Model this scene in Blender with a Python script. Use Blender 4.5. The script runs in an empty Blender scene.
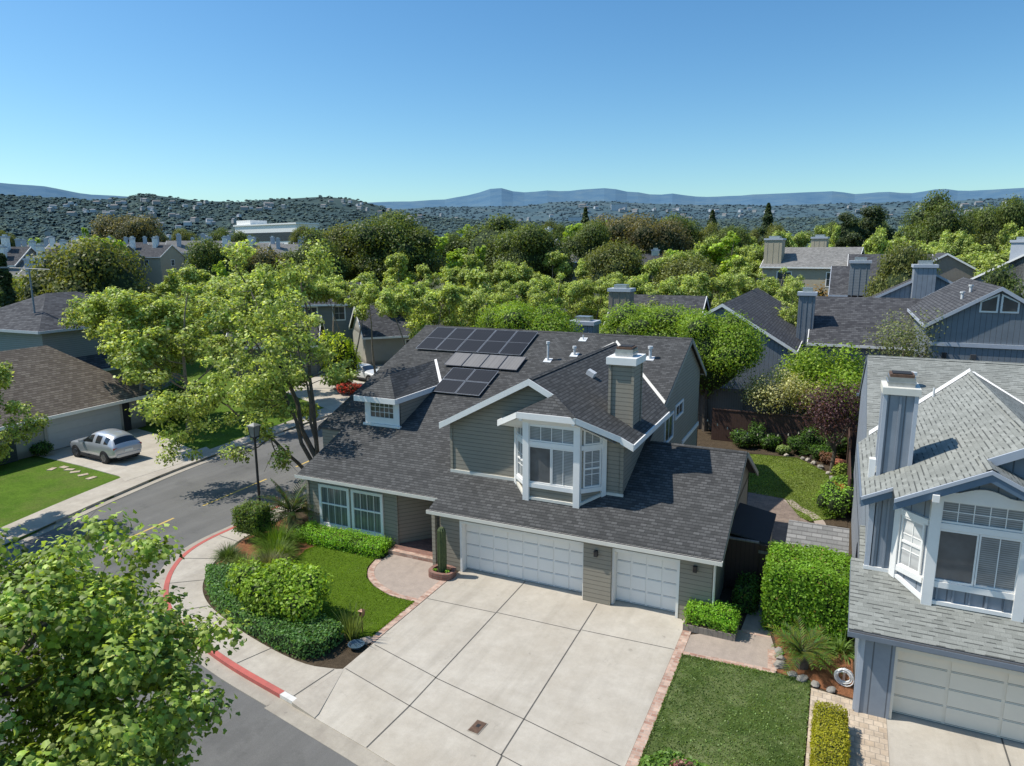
import bpy, math, random
import numpy as np
from mathutils import Vector, Matrix
random.seed(7)
NR = np.random.RandomState(11)
COL = bpy.context.scene.collection
R = math.radians
SUN_DIR = Vector((0.66, 0.19, -1.0)).normalized()      # the way sunlight travels

# ------------------------------------------------------------------ camera
FPX = 700.0
CAM = Vector((12.16, -21.72, 11.93))
PITCH, ROLL, YAW = R(10.85), R(0.22), R(-25.05)
_f = Vector((math.sin(YAW)*math.cos(PITCH), math.cos(YAW)*math.cos(PITCH), -math.sin(PITCH)))
_r = Vector((math.cos(YAW), -math.sin(YAW), 0.0))
_d = _f.cross(_r)
_r2 = _r*math.cos(ROLL) + _d*math.sin(ROLL)
_d2 = -_r*math.sin(ROLL) + _d*math.cos(ROLL)

def ray(u, v):
    return _r2*((u-512)/FPX) + _d2*((v-383)/FPX) + _f

def onz(u, v, z=0.0):
    d = ray(u, v); return CAM + d*((z-CAM.z)/d.z)

def far_at(u, dist):
    """ground point seen in column u at a horizontal distance from the camera"""
    d = ray(u, 247); d.z = 0; d.normalize()
    return Vector((CAM.x+d.x*dist, CAM.y+d.y*dist, 0))

def top_h(v, dist):
    """height that something `dist` away must have to reach picture row v"""
    return CAM.z - (v-248.0)/FPX*dist

# ------------------------------------------------------------------ objects
def tag(o, label=None, cat=None, group=None, kind=None):
    if label: o['label'] = label
    if cat: o['category'] = cat
    if group: o['group'] = group
    if kind: o['kind'] = kind
    return o

def thing(name, label, cat, loc=(0, 0, 0), rz=0.0, group=None):
    o = bpy.data.objects.new(name, None); COL.objects.link(o)
    o.empty_display_size = 0.2
    o.location = loc; o.rotation_euler = (0, 0, rz)
    tag(o, label, cat, group)
    return o

def dup(root, loc=None, rz=None, sc=None, label=None, group=None):
    r = root.copy(); COL.objects.link(r)
    if loc is not None: r.location = loc
    if rz is not None: r.rotation_euler = (0, 0, rz)
    if sc is not None: r.scale = sc if hasattr(sc, '__len__') else (sc, sc, sc)
    if label: r['label'] = label
    if group: r['group'] = group
    for ch in list(root.children):
        c = ch.copy(); COL.objects.link(c); c.parent = r
        for g in list(ch.children):
            d = g.copy(); COL.objects.link(d); d.parent = c
    return r

def link_mesh(name, me, parent=None):
    o = bpy.data.objects.new(name, me); COL.objects.link(o)
    if parent is not None: o.parent = parent
    return o

class MB:
    """collects polygons, then links them as one mesh; UVs in metres are made face by face"""
    def __init__(s, tf=None, flip=False):
        s.v = []; s.f = []; s.m = []; s.sm = []; s.tf = tf; s.flip = flip
    def poly(s, pts, m=0, smooth=False):
        n = len(s.v)
        for p in pts:
            p = tuple(p)
            s.v.append(s.tf(p) if s.tf else p)
        idx = list(range(n, n+len(pts)))
        s.f.append(idx[::-1] if s.flip else idx); s.m.append(m); s.sm.append(smooth)
    def ob(s, O, U, V, N, u0, u1, v0, v1, n0, n1, m=0):
        O, U, V, N = Vector(O), Vector(U), Vector(V), Vector(N)
        P = lambda a, b, c: O+U*a+V*b+N*c
        a = [P(u0, v0, n0), P(u1, v0, n0), P(u1, v1, n0), P(u0, v1, n0)]
        b = [P(u0, v0, n1), P(u1, v0, n1), P(u1, v1, n1), P(u0, v1, n1)]
        ok = U.cross(V).dot(N)*(u1-u0)*(v1-v0)*(n1-n0) > 0
        fs = [b, a[::-1], [a[0], a[1], b[1], b[0]], [a[1], a[2], b[2], b[1]], [a[2], a[3], b[3], b[2]], [a[3], a[0], b[0], b[3]]]
        for f in fs: s.poly(f if ok else f[::-1], m)
    def box(s, x0, x1, y0, y1, z0, z1, m=0):
        s.ob((0, 0, 0), (1, 0, 0), (0, 1, 0), (0, 0, 1), x0, x1, y0, y1, z0, z1, m)
    def prism(s, pts, ext, m=0, mside=None, mbot=None):
        """pts: 3d polygon (counter-clockwise seen from the side it faces), ext: vector to its back"""
        pts = [Vector(p) for p in pts]; e = Vector(ext)
        s.poly(pts, m)
        q = [p+e for p in pts]
        s.poly(q[::-1], m if mbot is None else mbot)
        n = len(pts)
        for i in range(n):
            j = (i+1) % n
            s.poly([pts[i], q[i], q[j], pts[j]], m if mside is None else mside)
    def slab(s, pts, t=0.1, m=0, mside=1):
        s.prism(pts, (0, 0, -t), m, mside, mside)
    def board(s, p0, p1, h=0.2, out=(0, -1, 0), t=0.04, m=0, drop=0.0):
        """a vertical board hanging from the edge p0-p1"""
        p0, p1, o = Vector(p0), Vector(p1), Vector(out)*t
        a = Vector((0, 0, -drop)); d = Vector((0, 0, -h-drop))
        f = [p0+d, p1+d, p1+a, p0+a]
        n = (f[1]-f[0]).cross(f[2]-f[1])
        if n.dot(o) < 0: f = f[::-1]
        s.prism([p+o for p in f], -o, m)
    def tube(s, p0, p1, r0, r1, n=8, m=0, cap=True, smooth=True):
        p0, p1 = Vector(p0), Vector(p1); d = (p1-p0).normalized()
        a = d.orthogonal().normalized(); b = d.cross(a)
        A = [p0+(a*math.cos(2*math.pi*i/n)+b*math.sin(2*math.pi*i/n))*r0 for i in range(n)]
        B = [p1+(a*math.cos(2*math.pi*i/n)+b*math.sin(2*math.pi*i/n))*r1 for i in range(n)]
        for i in range(n):
            j = (i+1) % n; s.poly([A[i], A[j], B[j], B[i]], m, smooth)
        if cap: s.poly(B, m); s.poly(A[::-1], m)
    def path(s, pts, rs, n=6, m=0):
        for i in range(len(pts)-1):
            s.tube(pts[i], pts[i+1], rs[i], rs[i+1], n, m, cap=(i == len(pts)-2))
    def build(s, name, mats, parent=None, off=None):
        if not isinstance(mats, (list, tuple)): mats = [mats]
        off = Vector(off) if off is not None else (Vector(parent.location) if parent is not None and parent.get('world') else Vector((0, 0, 0)))
        v = [tuple(Vector(p)-off) for p in s.v]
        me = bpy.data.meshes.new(name); me.from_pydata(v, [], s.f)
        for m in mats: me.materials.append(m)
        uvl = me.uv_layers.new(name='UVMap')
        uv = np.zeros((len(me.loops), 2), np.float32)
        k = 0
        for i, f in enumerate(s.f):
            P = [Vector(s.v[j]) for j in f]
            n = Vector((0, 0, 0))
            for a in range(len(P)):
                p, q = P[a], P[(a+1) % len(P)]
                n += Vector(((p.y-q.y)*(p.z+q.z), (p.z-q.z)*(p.x+q.x), (p.x-q.x)*(p.y+q.y)))
            if n.length < 1e-12: n = Vector((0, 0, 1))
            n.normalize()
            t = Vector((1, 0, 0)) if abs(n.z) > 0.999 else Vector((0, 0, 1)).cross(n).normalized()
            b = n.cross(t)
            for p in P:
                uv[k] = (p.dot(t), p.dot(b)); k += 1
        uvl.data.foreach_set('uv', uv.ravel())
        me.polygons.foreach_set('material_index', s.m)
        me.polygons.foreach_set('use_smooth', s.sm)
        me.update()
        return link_mesh(name, me, parent)

# ------------------------------------------------------------------ materials
def _new(name):
    m = bpy.data.materials.new(name); m.use_nodes = True
    nt = m.node_tree; b = nt.nodes['Principled BSDF']
    return m, nt, b
def N(nt, t, **kw):
    n = nt.nodes.new(t)
    for k, v in kw.items():
        if k.startswith('i_'): n.inputs[k[2:].replace('_', ' ')].default_value = v
        else: setattr(n, k, v)
    return n
def c4(c): return (c[0], c[1], c[2], 1)
def ramp(nt, src, stops):
    r = nt.nodes.new('ShaderNodeValToRGB')
    e = r.color_ramp.elements
    while len(e) < len(stops): e.new(0.5)
    for i, (p, c) in enumerate(stops):
        e[i].position = p; e[i].color = c4(c) if hasattr(c, '__len__') else (c, c, c, 1)
    nt.links.new(src, r.inputs[0]); return r
def mixc(nt, fac, a, b, mode='MIX'):
    n = nt.nodes.new('ShaderNodeMix'); n.data_type = 'RGBA'; n.blend_type = mode
    for sock, val in ((n.inputs[0], fac), (n.inputs[6], a), (n.inputs[7], b)):
        if hasattr(val, 'is_output'): nt.links.new(val, sock)
        else: sock.default_value = c4(val) if hasattr(val, '__len__') else val
    return n.outputs[2]
def uvnode(nt): return nt.nodes.new('ShaderNodeTexCoord').outputs['UV']
def gpos(nt): return nt.nodes.new('ShaderNodeNewGeometry').outputs['Position']
def noise(nt, vec, scale, detail=4, rough=0.6):
    n = N(nt, 'ShaderNodeTexNoise', i_Scale=scale, i_Detail=detail, i_Roughness=rough)
    nt.links.new(vec, n.inputs['Vector']); return n.outputs['Fac']
def bump(nt, b, h, strength=0.3, dist=0.02):
    n = N(nt, 'ShaderNodeBump', i_Strength=strength, i_Distance=dist)
    nt.links.new(h, n.inputs['Height']); nt.links.new(n.outputs[0], b.inputs['Normal'])
def math_(nt, op, a, b=None):
    n = nt.nodes.new('ShaderNodeMath'); n.operation = op
    for i, v in enumerate((a, b)):
        if v is None: continue
        if hasattr(v, 'is_output'): nt.links.new(v, n.inputs[i])
        else: n.inputs[i].default_value = v
    return n.outputs[0]

def plain(name, col, rough=0.6, var=0.15, scale=3.0, metal=0.0, bmp=0.0, coat=0.0):
    m, nt, b = _new(name)
    g = gpos(nt)
    n1 = noise(nt, g, scale, 5, 0.65)
    r = ramp(nt, n1, [(0.3, [c*(1-var) for c in col]), (0.7, [min(1, c*(1+var)) for c in col])])
    nt.links.new(r.outputs[0], b.inputs['Base Color'])
    b.inputs['Roughness'].default_value = rough; b.inputs['Metallic'].default_value = metal
    if coat: b.inputs['Coat Weight'].default_value = coat
    if bmp: bump(nt, b, noise(nt, g, scale*12, 3), bmp, 0.01)
    return m

def shingle(name, dark, light, line, bw=0.32, bh=0.17, dash=0.0, mort=0.012):
    """rows of asphalt shingles, each tab its own tone, with the dark lower edge of every course"""
    m, nt, b = _new(name); uv = uvnode(nt)
    br = N(nt, 'ShaderNodeTexBrick', offset=0.5, offset_frequency=2, squash=1.0)
    nt.links.new(uv, br.inputs['Vector'])
    br.inputs['Color1'].default_value = (0, 0, 0, 1); br.inputs['Color2'].default_value = (1, 1, 1, 1); br.inputs['Mortar'].default_value = (.5, .5, .5, 1)
    br.inputs['Scale'].default_value = 1; br.inputs['Mortar Size'].default_value = mort; br.inputs['Mortar Smooth'].default_value = .2
    br.inputs['Brick Width'].default_value = bw; br.inputs['Row Height'].default_value = bh; br.inputs['Bias'].default_value = 0
    tone = ramp(nt, br.outputs['Color'], [(0.0, dark), (0.55, [(a+c)/2 for a, c in zip(dark, light)]), (1.0, light)])
    g = gpos(nt)
    big = ramp(nt, noise(nt, g, 0.5, 5, 0.7), [(0.25, 0.88), (0.75, 1.12)])
    fine = ramp(nt, noise(nt, g, 60, 2, 0.7), [(0.3, 0.8), (0.7, 1.2)])
    c = mixc(nt, 1.0, tone.outputs[0], big.outputs[0], 'MULTIPLY')
    c = mixc(nt, 1.0, c, fine.outputs[0], 'MULTIPLY')
    sp = nt.nodes.new('ShaderNodeSeparateXYZ'); nt.links.new(uv, sp.inputs[0])
    fr = math_(nt, 'FRACT', math_(nt, 'DIVIDE', sp.outputs['Y'], bh))
    edge = ramp(nt, fr, [(0.0, 1.0), (0.16, 0.7), (0.3, 0.0)])
    if dash:      # staggered dark dashes of laminated shingles
        seg = N(nt, 'ShaderNodeTexBrick', offset=0.37, offset_frequency=2)
        nt.links.new(uv, seg.inputs['Vector'])
        seg.inputs['Color1'].default_value = (0, 0, 0, 1); seg.inputs['Color2'].default_value = (1, 1, 1, 1); seg.inputs['Mortar'].default_value = (0, 0, 0, 1)
        seg.inputs['Scale'].default_value = 1; seg.inputs['Brick Width'].default_value = 0.2; seg.inputs['Row Height'].default_value = bh; seg.inputs['Mortar Size'].default_value = 0.0
        sg = ramp(nt, seg.outputs['Color'], [(0.5, 0.12), (0.56, 1.0)])
        e = math_(nt, 'MULTIPLY', edge.outputs[0], math_(nt, 'MULTIPLY', sg.outputs[0], dash))
    else:
        e = math_(nt, 'MULTIPLY', edge.outputs[0], 0.75)
    c = mixc(nt, e, c, line)
    c = mixc(nt, math_(nt, 'MULTIPLY', br.outputs['Fac'], 0.5), c, line)
    nt.links.new(c, b.inputs['Base Color']); b.inputs['Roughness'].default_value = 0.93
    b.inputs['Specular IOR Level'].default_value = 0.2
    bump(nt, b, math_(nt, 'ADD', fr, math_(nt, 'MULTIPLY', br.outputs['Color'], 0.6)), 0.5, 0.025)
    return m

def lap(name, col, h=0.16, var=0.06):
    """horizontal lap siding"""
    m, nt, b = _new(name); uv = uvnode(nt)
    sp = nt.nodes.new('ShaderNodeSeparateXYZ'); nt.links.new(uv, sp.inputs[0])
    fr = math_(nt, 'FRACT', math_(nt, 'DIVIDE', sp.outputs['Y'], h))
    e = ramp(nt, fr, [(0.0, 0.45), (0.1, 0.62), (0.17, 1.0), (1.0, 1.0)])
    g = gpos(nt)
    n1 = ramp(nt, noise(nt, g, 1.3, 5, .7), [(0.3, [c*(1-var) for c in col]), (0.7, [c*(1+var) for c in col])])
    c = mixc(nt, 1.0, n1.outputs[0], e.outputs[0], 'MULTIPLY')
    nt.links.new(c, b.inputs['Base Color']); b.inputs['Roughness'].default_value = .75
    bump(nt, b, math_(nt, 'SUBTRACT', 1.0, fr), 0.6, 0.02)
    return m

def batten(name, col, w=0.3):
    """vertical grooved board siding"""
    m, nt, b = _new(name); uv = uvnode(nt)
    sp = nt.nodes.new('ShaderNodeSeparateXYZ'); nt.links.new(uv, sp.inputs[0])
    fr = math_(nt, 'FRACT', math_(nt, 'DIVIDE', sp.outputs['X'], w))
    e = ramp(nt, fr, [(0.0, 0.42), (0.07, 0.5), (0.1, 1.0), (1.0, 1.0)])
    g = gpos(nt)
    n1 = ramp(nt, noise(nt, g, 1.5, 5, .7), [(0.3, [c*.9 for c in col]), (0.7, [c*1.1 for c in col])])
    c = mixc(nt, 1.0, n1.outputs[0], e.outputs[0], 'MULTIPLY')
    nt.links.new(c, b.inputs['Base Color']); b.inputs['Roughness'].default_value = .75
    bump(nt, b, e.outputs[0], 0.5, 0.02)
    return m

def bricks(name, c1, c2, mortar, w=0.2, h=0.1, ms=0.008, rough=.85):
    m, nt, b = _new(name); uv = uvnode(nt)
    br = N(nt, 'ShaderNodeTexBrick')
    nt.links.new(uv, br.inputs['Vector'])
    br.inputs['Color1'].default_value = c4(c1); br.inputs['Color2'].default_value = c4(c2); br.inputs['Mortar'].default_value = c4(mortar)
    br.inputs['Scale'].default_value = 1; br.inputs['Mortar Size'].default_value = ms; br.inputs['Brick Width'].default_value = w; br.inputs['Row Height'].default_value = h
    big = ramp(nt, noise(nt, gpos(nt), 3.0, 6, .75), [(0.3, .72), (0.7, 1.25)])
    c = mixc(nt, 1.0, br.outputs['Color'], big.outputs[0], 'MULTIPLY')
    nt.links.new(c, b.inputs['Base Color']); b.inputs['Roughness'].default_value = rough
    bump(nt, b, br.outputs['Fac'], -0.3, 0.01)
    return m

def concrete(name, col, stain, s1=0.28, s2=1.6):
    m, nt, b = _new(name); g = gpos(nt)
    a = ramp(nt, noise(nt, g, s1, 9, .78), [(0.40, 0.0), (0.62, 1.0)])
    d = ramp(nt, noise(nt, g, s2, 8, .75), [(0.42, 0.0), (0.7, 0.9)])
    c = mixc(nt, math_(nt, 'MULTIPLY', a.outputs[0], 0.85), col, stain)
    c = mixc(nt, math_(nt, 'MULTIPLY', d.outputs[0], 0.42), c, [x*0.72 for x in stain])
    mp = nt.nodes.new('ShaderNodeMapping'); nt.links.new(g, mp.inputs['Vector']); mp.inputs['Scale'].default_value = (1.3, .10, 1)
    tr = ramp(nt, noise(nt, mp.outputs[0], 1.0, 5, .65), [(.5, 0.0), (.75, .4)])
    c = mixc(nt, tr.outputs[0], c, [x*0.62 for x in stain])
    oil = ramp(nt, noise(nt, g, s2*1.7, 3, .5), [(0.70, 0.0), (0.76, .45)])
    c = mixc(nt, oil.outputs[0], c, [x*0.4 for x in stain])
    wv = N(nt, 'ShaderNodeTexVoronoi', feature='DISTANCE_TO_EDGE', i_Scale=.33)
    wp = nt.nodes.new('ShaderNodeVectorMath'); wp.operation = 'ADD'; nz = N(nt, 'ShaderNodeTexNoise', i_Scale=1.4, i_Detail=6, i_Roughness=.7); nt.links.new(g, nz.inputs['Vector'])
    nt.links.new(g, wp.inputs[0]); nt.links.new(nz.outputs['Color'], wp.inputs[1]); nt.links.new(wp.outputs[0], wv.inputs['Vector'])
    cr = ramp(nt, wv.outputs['Distance'], [(0.0, .4), (.005, 0.0)])
    ck = ramp(nt, noise(nt, g, .5, 2), [(.58, 0.0), (.66, 1.0)])
    c = mixc(nt, math_(nt, 'MULTIPLY', cr.outputs[0], ck.outputs[0]), c, (.12, .11, .1))
    fine = ramp(nt, noise(nt, g, 45, 3, .8), [(0.3, .92), (0.7, 1.08)])
    c = mixc(nt, 1.0, c, fine.outputs[0], 'MULTIPLY')
    nt.links.new(c, b.inputs['Base Color']); b.inputs['Roughness'].default_value = .9
    bump(nt, b, noise(nt, g, 70, 3), .12, .005)
    return m

def asphalt_mat():
    m, nt, b = _new('asphalt'); g = gpos(nt)
    a = ramp(nt, noise(nt, g, 0.22, 7, .7), [(0.3, (.115, .112, .106)), (0.7, (.158, .152, .142))])
    # long tyre-polished streaks along the street
    mp = nt.nodes.new('ShaderNodeMapping'); nt.links.new(g, mp.inputs['Vector']); mp.inputs['Scale'].default_value = (1.1, 0.08, 1)
    s = ramp(nt, noise(nt, mp.outputs[0], 1.0, 4, .6), [(0.35, .88), (0.65, 1.12)])
    pt = ramp(nt, noise(nt, g, .55, 6, .7), [(.56, 1.0), (.62, .86)]); s_ = mixc(nt, 1.0, s.outputs[0], pt.outputs[0], 'MULTIPLY')
    f = ramp(nt, noise(nt, g, 90, 2, .8), [(0.3, .72), (0.7, 1.28)])
    c = mixc(nt, 1.0, a.outputs[0], s_, 'MULTIPLY'); c = mixc(nt, 1.0, c, f.outputs[0], 'MULTIPLY')
    nt.links.new(c, b.inputs['Base Color']); b.inputs['Roughness'].default_value = .88
    bump(nt, b, noise(nt, g, 120, 2), .3, .006)
    return m

def grass_mat(name, c1, c2, dry=None, s=1.2, patch=.5):
    m, nt, b = _new(name); g = gpos(nt)
    a = ramp(nt, noise(nt, g, s, 8, .75), [(0.3, c1), (0.7, c2)])
    c = a.outputs[0]
    if dry:
        p = ramp(nt, noise(nt, g, s*.35, 9, .78), [(0.45, 0.0), (0.72, patch)])
        c = mixc(nt, p.outputs[0], c, dry)
    mid = ramp(nt, noise(nt, g, 9, 5, .8), [(0.3, .72), (0.7, 1.3)])
    c = mixc(nt, 1.0, c, mid.outputs[0], 'MULTIPLY')
    f = ramp(nt, noise(nt, g, 38, 4, .85), [(0.3, .5), (0.7, 1.55)])
    c = mixc(nt, 1.0, c, f.outputs[0], 'MULTIPLY')
    nt.links.new(c, b.inputs['Base Color']); b.inputs['Roughness'].default_value = .95
    b.inputs['Specular IOR Level'].default_value = .1
    bump(nt, b, noise(nt, g, 55, 4, .8), .9, .03)
    return m

def glass_mat(name, col=(.03, .036, .038), stripes=None, sw=0.06, vert=False, rough=.06):
    m, nt, b = _new(name); uv = uvnode(nt)
    if stripes is not None:
        sp = nt.nodes.new('ShaderNodeSeparateXYZ'); nt.links.new(uv, sp.inputs[0])
        fr = math_(nt, 'FRACT', math_(nt, 'DIVIDE', sp.outputs['X' if vert else 'Y'], sw))
        st = ramp(nt, fr, [(0.0, col), (0.3, stripes), (0.75, stripes), (1.0, col)])
        pat = ramp(nt, noise(nt, gpos(nt), .9, 3), [(.3, .65), (.7, 1.15)])
        nt.links.new(mixc(nt, 1.0, st.outputs[0], pat.outputs[0], 'MULTIPLY'), b.inputs['Base Color'])
    else:
        pat = ramp(nt, noise(nt, gpos(nt), 1.2, 3), [(.3, [c*.6 for c in col]), (.7, [c*1.6 for c in col])])
        nt.links.new(pat.outputs[0], b.inputs['Base Color'])
    b.inputs['Roughness'].default_value = .5
    b.inputs['Coat Weight'].default_value = 1.0; b.inputs['Coat Roughness'].default_value = rough; b.inputs['Coat IOR'].default_value = 1.5
    return m

def leaf_mat(name='leaf', trans=.44):
    m, nt, b = _new(name)
    at = N(nt, 'ShaderNodeAttribute', attribute_name='tint')
    nt.links.new(at.outputs['Color'], b.inputs['Base Color'])
    b.inputs['Roughness'].default_value = .5; b.inputs['Specular IOR Level'].default_value = .35
    tr = nt.nodes.new('ShaderNodeBsdfTranslucent')
    tc = mixc(nt, 1.0, at.outputs['Color'], (1.3, 1.25, .5), 'MULTIPLY')
    nt.links.new(tc, tr.inputs[0])
    mx = nt.nodes.new('ShaderNodeMixShader'); mx.inputs[0].default_value = trans
    nt.links.new(b.outputs[0], mx.inputs[1]); nt.links.new(tr.outputs[0], mx.inputs[2])
    nt.links.new(mx.outputs[0], nt.nodes['Material Output'].inputs[0])
    return m

M = dict(
    roof_dark=shingle('charcoal_shingles', (.058, .058, .057), (.114, .113, .111), (.026, .026, .026), bw=.22, bh=.145),
    roof_brown=shingle('brown_roof_shingles', (.15, .12, .095), (.27, .225, .18), (.06, .048, .04), bw=.28, bh=.2),
    roof_pale=shingle('pale_green_grey_shingles', (.225, .23, .208), (.30, .305, .278), (.05, .053, .05), bw=.24, dash=1.0, bh=.135, mort=.002),
    roof_grey=shingle('grey_shingles', (.055, .055, .06), (.12, .12, .125), (.025, .025, .028), bh=.22),
    roof_tan=shingle('weathered_grey_shingles', (.19, .185, .175), (.3, .29, .275), (.09, .085, .08), bh=.22),
    olive=lap('sage_lap_siding', (.285, .255, .20)),
    rake=plain('taupe_rake_paint', (.33, .315, .27), .6, .05),
    blue=batten('blue_grey_board_siding', (.255, .285, .325), w=.4),
    blue_lap=lap('blue_grey_lap_siding', (.225, .245, .265)),
    slate=batten('slate_blue_board_siding', (.185, .21, .235), w=.3),
    navy=plain('dark_blue_trim', (.11, .17, .24), .6, .05),  # dark blue trim paint
    cream_wall=lap('cream_lap_siding', (.42, .37, .27)),
    greyw=lap('grey_lap_siding', (.21, .21, .195)),
    taupe=lap('taupe_siding', (.36, .335, .29), h=3.0),
    taupe_door=plain('grey_white_door_paint', (.46, .47, .47), .5, .04),
    dkgreen=lap('dark_green_siding', (.05, .06, .055)),
    white=plain('white_trim_paint', (.86, .84, .80), .5, .04, 2),
    cream=plain('cream_trim_paint', (.72, .69, .61), .5, .05, 2),
    dkgrey=plain('roof_edge_dark', (.06, .06, .062), .8, .1),
    ltblue=plain('pale_blue_trim', (.45, .48, .53), .6, .05),
    gutter_blue=plain('blue_grey_gutter', (.18, .21, .25), .5, .06),
    door_white=plain('white_door_paint', (.82, .80, .76), .45, .03, 1.5),
    door_cream=plain('ivory_door_paint', (.76, .70, .59), .45, .03, 1.5),
    dark=plain('shade_and_trim_black', (.02, .02, .022), .8, .1),  # near black, used for painted shade and for plain black trim
    glass=glass_mat('window_glass'),
    dimglass=glass_mat('dim_glass', (.075, .078, .08)),
    blinds=glass_mat('glass_with_blinds', (.10, .11, .11), (.34, .36, .36), .055),
    blinds_w=glass_mat('glass_with_white_shade', (.5, .5, .49), (.66, .66, .64), .3),
    curtain=glass_mat('glass_with_curtain', (.07, .085, .085), (.17, .19, .18), .16, True),
    steel=plain('galvanised_metal', (.5, .5, .5), .38, .15, 6, metal=.8),
    rust=plain('rusty_metal', (.12, .07, .045), .8, .4, 9),
    vent=plain('white_vent_metal', (.66, .66, .65), .5, .08, 5),
    concrete=concrete('concrete_paving', (.525, .478, .405), (.42, .37, .30)),
    walk=concrete('sidewalk_concrete', (.50, .45, .375), (.38, .33, .27), .5, 2.2),
    gutterc=concrete('gutter_concrete', (.43, .385, .315), (.32, .28, .23), .6, 2.0),
    joint=plain('concrete_joint', (.10, .095, .085), .95, .2, 6),
    asphalt=asphalt_mat(),
    redcurb=concrete('red_curb_paint', (.52, .125, .10), (.42, .12, .10), 1.0, 4.0),
    yellow=concrete('faded_yellow_paint', (.66, .46, .11), (.52, .37, .13), 1.2, 5.0),
    whitep=plain('worn_white_paint', (.66, .64, .6), .8, .12, 6),
    brick=bricks('red_brick', (.36, .20, .145), (.56, .40, .31), (.42, .36, .30), .24, .12),
    brickdk=bricks('dark_red_brick', (.20, .09, .065), (.30, .14, .10), (.2, .16, .14), .22, .075),
    pebble=concrete('pebble_aggregate', (.42, .34, .28), (.33, .27, .225), 3.0, 30.0),
    paver=bricks('tan_pavers', (.45, .35, .25), (.55, .45, .34), (.3, .25, .2), .22, .22, .01),
    turf=grass_mat('artificial_turf', (.065, .115, .008), (.10, .16, .014), None, 2.5),
    grass=grass_mat('lawn_grass', (.045, .08, .018), (.09, .13, .03), (.24, .26, .12), 1.6, .8),
    grass_far=grass_mat('lawn_grass_far', (.06, .12, .012), (.11, .19, .02), (.17, .16, .06), .9, .6),
    grass_back=grass_mat('backyard_grass', (.10, .145, .022), (.15, .19, .04), (.2, .2, .08), 1.0, .4),
    mulch=grass_mat('red_mulch', (.17, .07, .035), (.30, .14, .07), None, 3),
    soil=grass_mat('garden_soil', (.06, .045, .03), (.10, .075, .05), None, 2),
    land=grass_mat('suburban_ground', (.055, .07, .03), (.10, .105, .055), (.13, .125, .085), .05, .8),
    redwood=batten('shaded_redwood_boards', (.085, .045, .032), w=.15),  # garden shade is painted into the dark board colour
    greywood=batten('grey_weathered_boards', (.24, .21, .175), w=.15),
    bark=plain('tree_bark', (.13, .105, .08), .9, .35, 8, bmp=.6),
    barkpale=plain('pale_sycamore_bark', (.24, .20, .15), .9, .35, 7, bmp=.6),
    black=plain('black_painted_metal', (.018, .018, .02), .45, .1),
    frost=plain('frosted_lamp_panel', (.22, .22, .2), .35, .1),
    stone=plain('grey_garden_stone', (.27, .25, .22), .9, .25, 6, bmp=.5),
    carpaint=plain('silver_car_paint', (.50, .515, .54), .3, .03, 1, metal=.45, coat=1),
    carwhite=plain('white_car_paint', (.74, .74, .73), .3, .02, 1, coat=1),
    carglass=plain('dark_car_glass', (.012, .014, .016), .05, .1, 1, coat=1),
    tyre=plain('black_tyre_rubber', (.015, .015, .016), .85, .1),
    rim=plain('alloy_rim', (.2, .2, .21), .35, .1, 5, metal=.8),
    tail=plain('red_tail_lamp', (.3, .015, .012), .2, .1, 4, coat=1),
    cell=None,
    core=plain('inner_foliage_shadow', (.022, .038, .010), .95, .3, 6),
    LEAF=leaf_mat(),
    cactus=plain('cactus_skin', (.075, .10, .035), .7, .35, 9, bmp=.4),
    terracotta=plain('terracotta', (.36, .13, .07), .85, .2, 6),
    bluepot=plain('blue_glaze', (.06, .10, .14), .25, .15, 6, coat=.6),
    copper=plain('aged_copper', (.20, .10, .065), .5, .3, 8, metal=.3),
    bulb=plain('bulb_glass', (.7, .62, .45), .3, .05),
)
def solar_mat(name, c, line, rough):
    m, nt, b = _new(name); uv = uvnode(nt)
    br = N(nt, 'ShaderNodeTexBrick', offset=0.0)
    nt.links.new(uv, br.inputs['Vector'])
    br.inputs['Color1'].default_value = c4(c); br.inputs['Color2'].default_value = c4([x*1.15 for x in c]); br.inputs['Mortar'].default_value = c4(line)
    br.inputs['Scale'].default_value = 1; br.inputs['Mortar Size'].default_value = .006; br.inputs['Brick Width'].default_value = .16; br.inputs['Row Height'].default_value = 2.0
    nt.links.new(br.outputs['Color'], b.inputs['Base Color'])
    b.inputs['Roughness'].default_value = rough; b.inputs['Coat Weight'].default_value = .0; b.inputs['Coat Roughness'].default_value = rough*.5; b.inputs['Specular IOR Level'].default_value = .3
    return m
M['cell'] = solar_mat('black_solar_cells', (.012, .012, .014), (.04, .04, .042), .5)
M['cell_glint'] = solar_mat('glinting_solar_cells', (.20, .185, .17), (.3, .29, .27), .35)  # reflected light painted into the cells as a pale brown
# ------------------------------------------------------------------ foliage
TINT_GAIN = 2.2
QUAD = (np.array([[-.5, 0, 0], [0, -.34, .06], [.5, 0, 0], [0, .34, .06]]), [[0, 1, 2, 3]])
_mp = []
for a, r in ((-90, .30), (-62, .34), (-38, .46), (-14, .38), (16, .54), (48, .40), (88, .60), (132, .40), (160, .52), (194, .37), (222, .47), (246, .33)):
    _mp.append((r*math.cos(R(a)), r*math.sin(R(a)), -.34*abs(math.cos(R(a)))*r))
MAPLE = (np.array(_mp), [[0, 1, 2, 3, 4, 5, 6], [6, 7, 8, 9, 10, 11, 0]])

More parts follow.
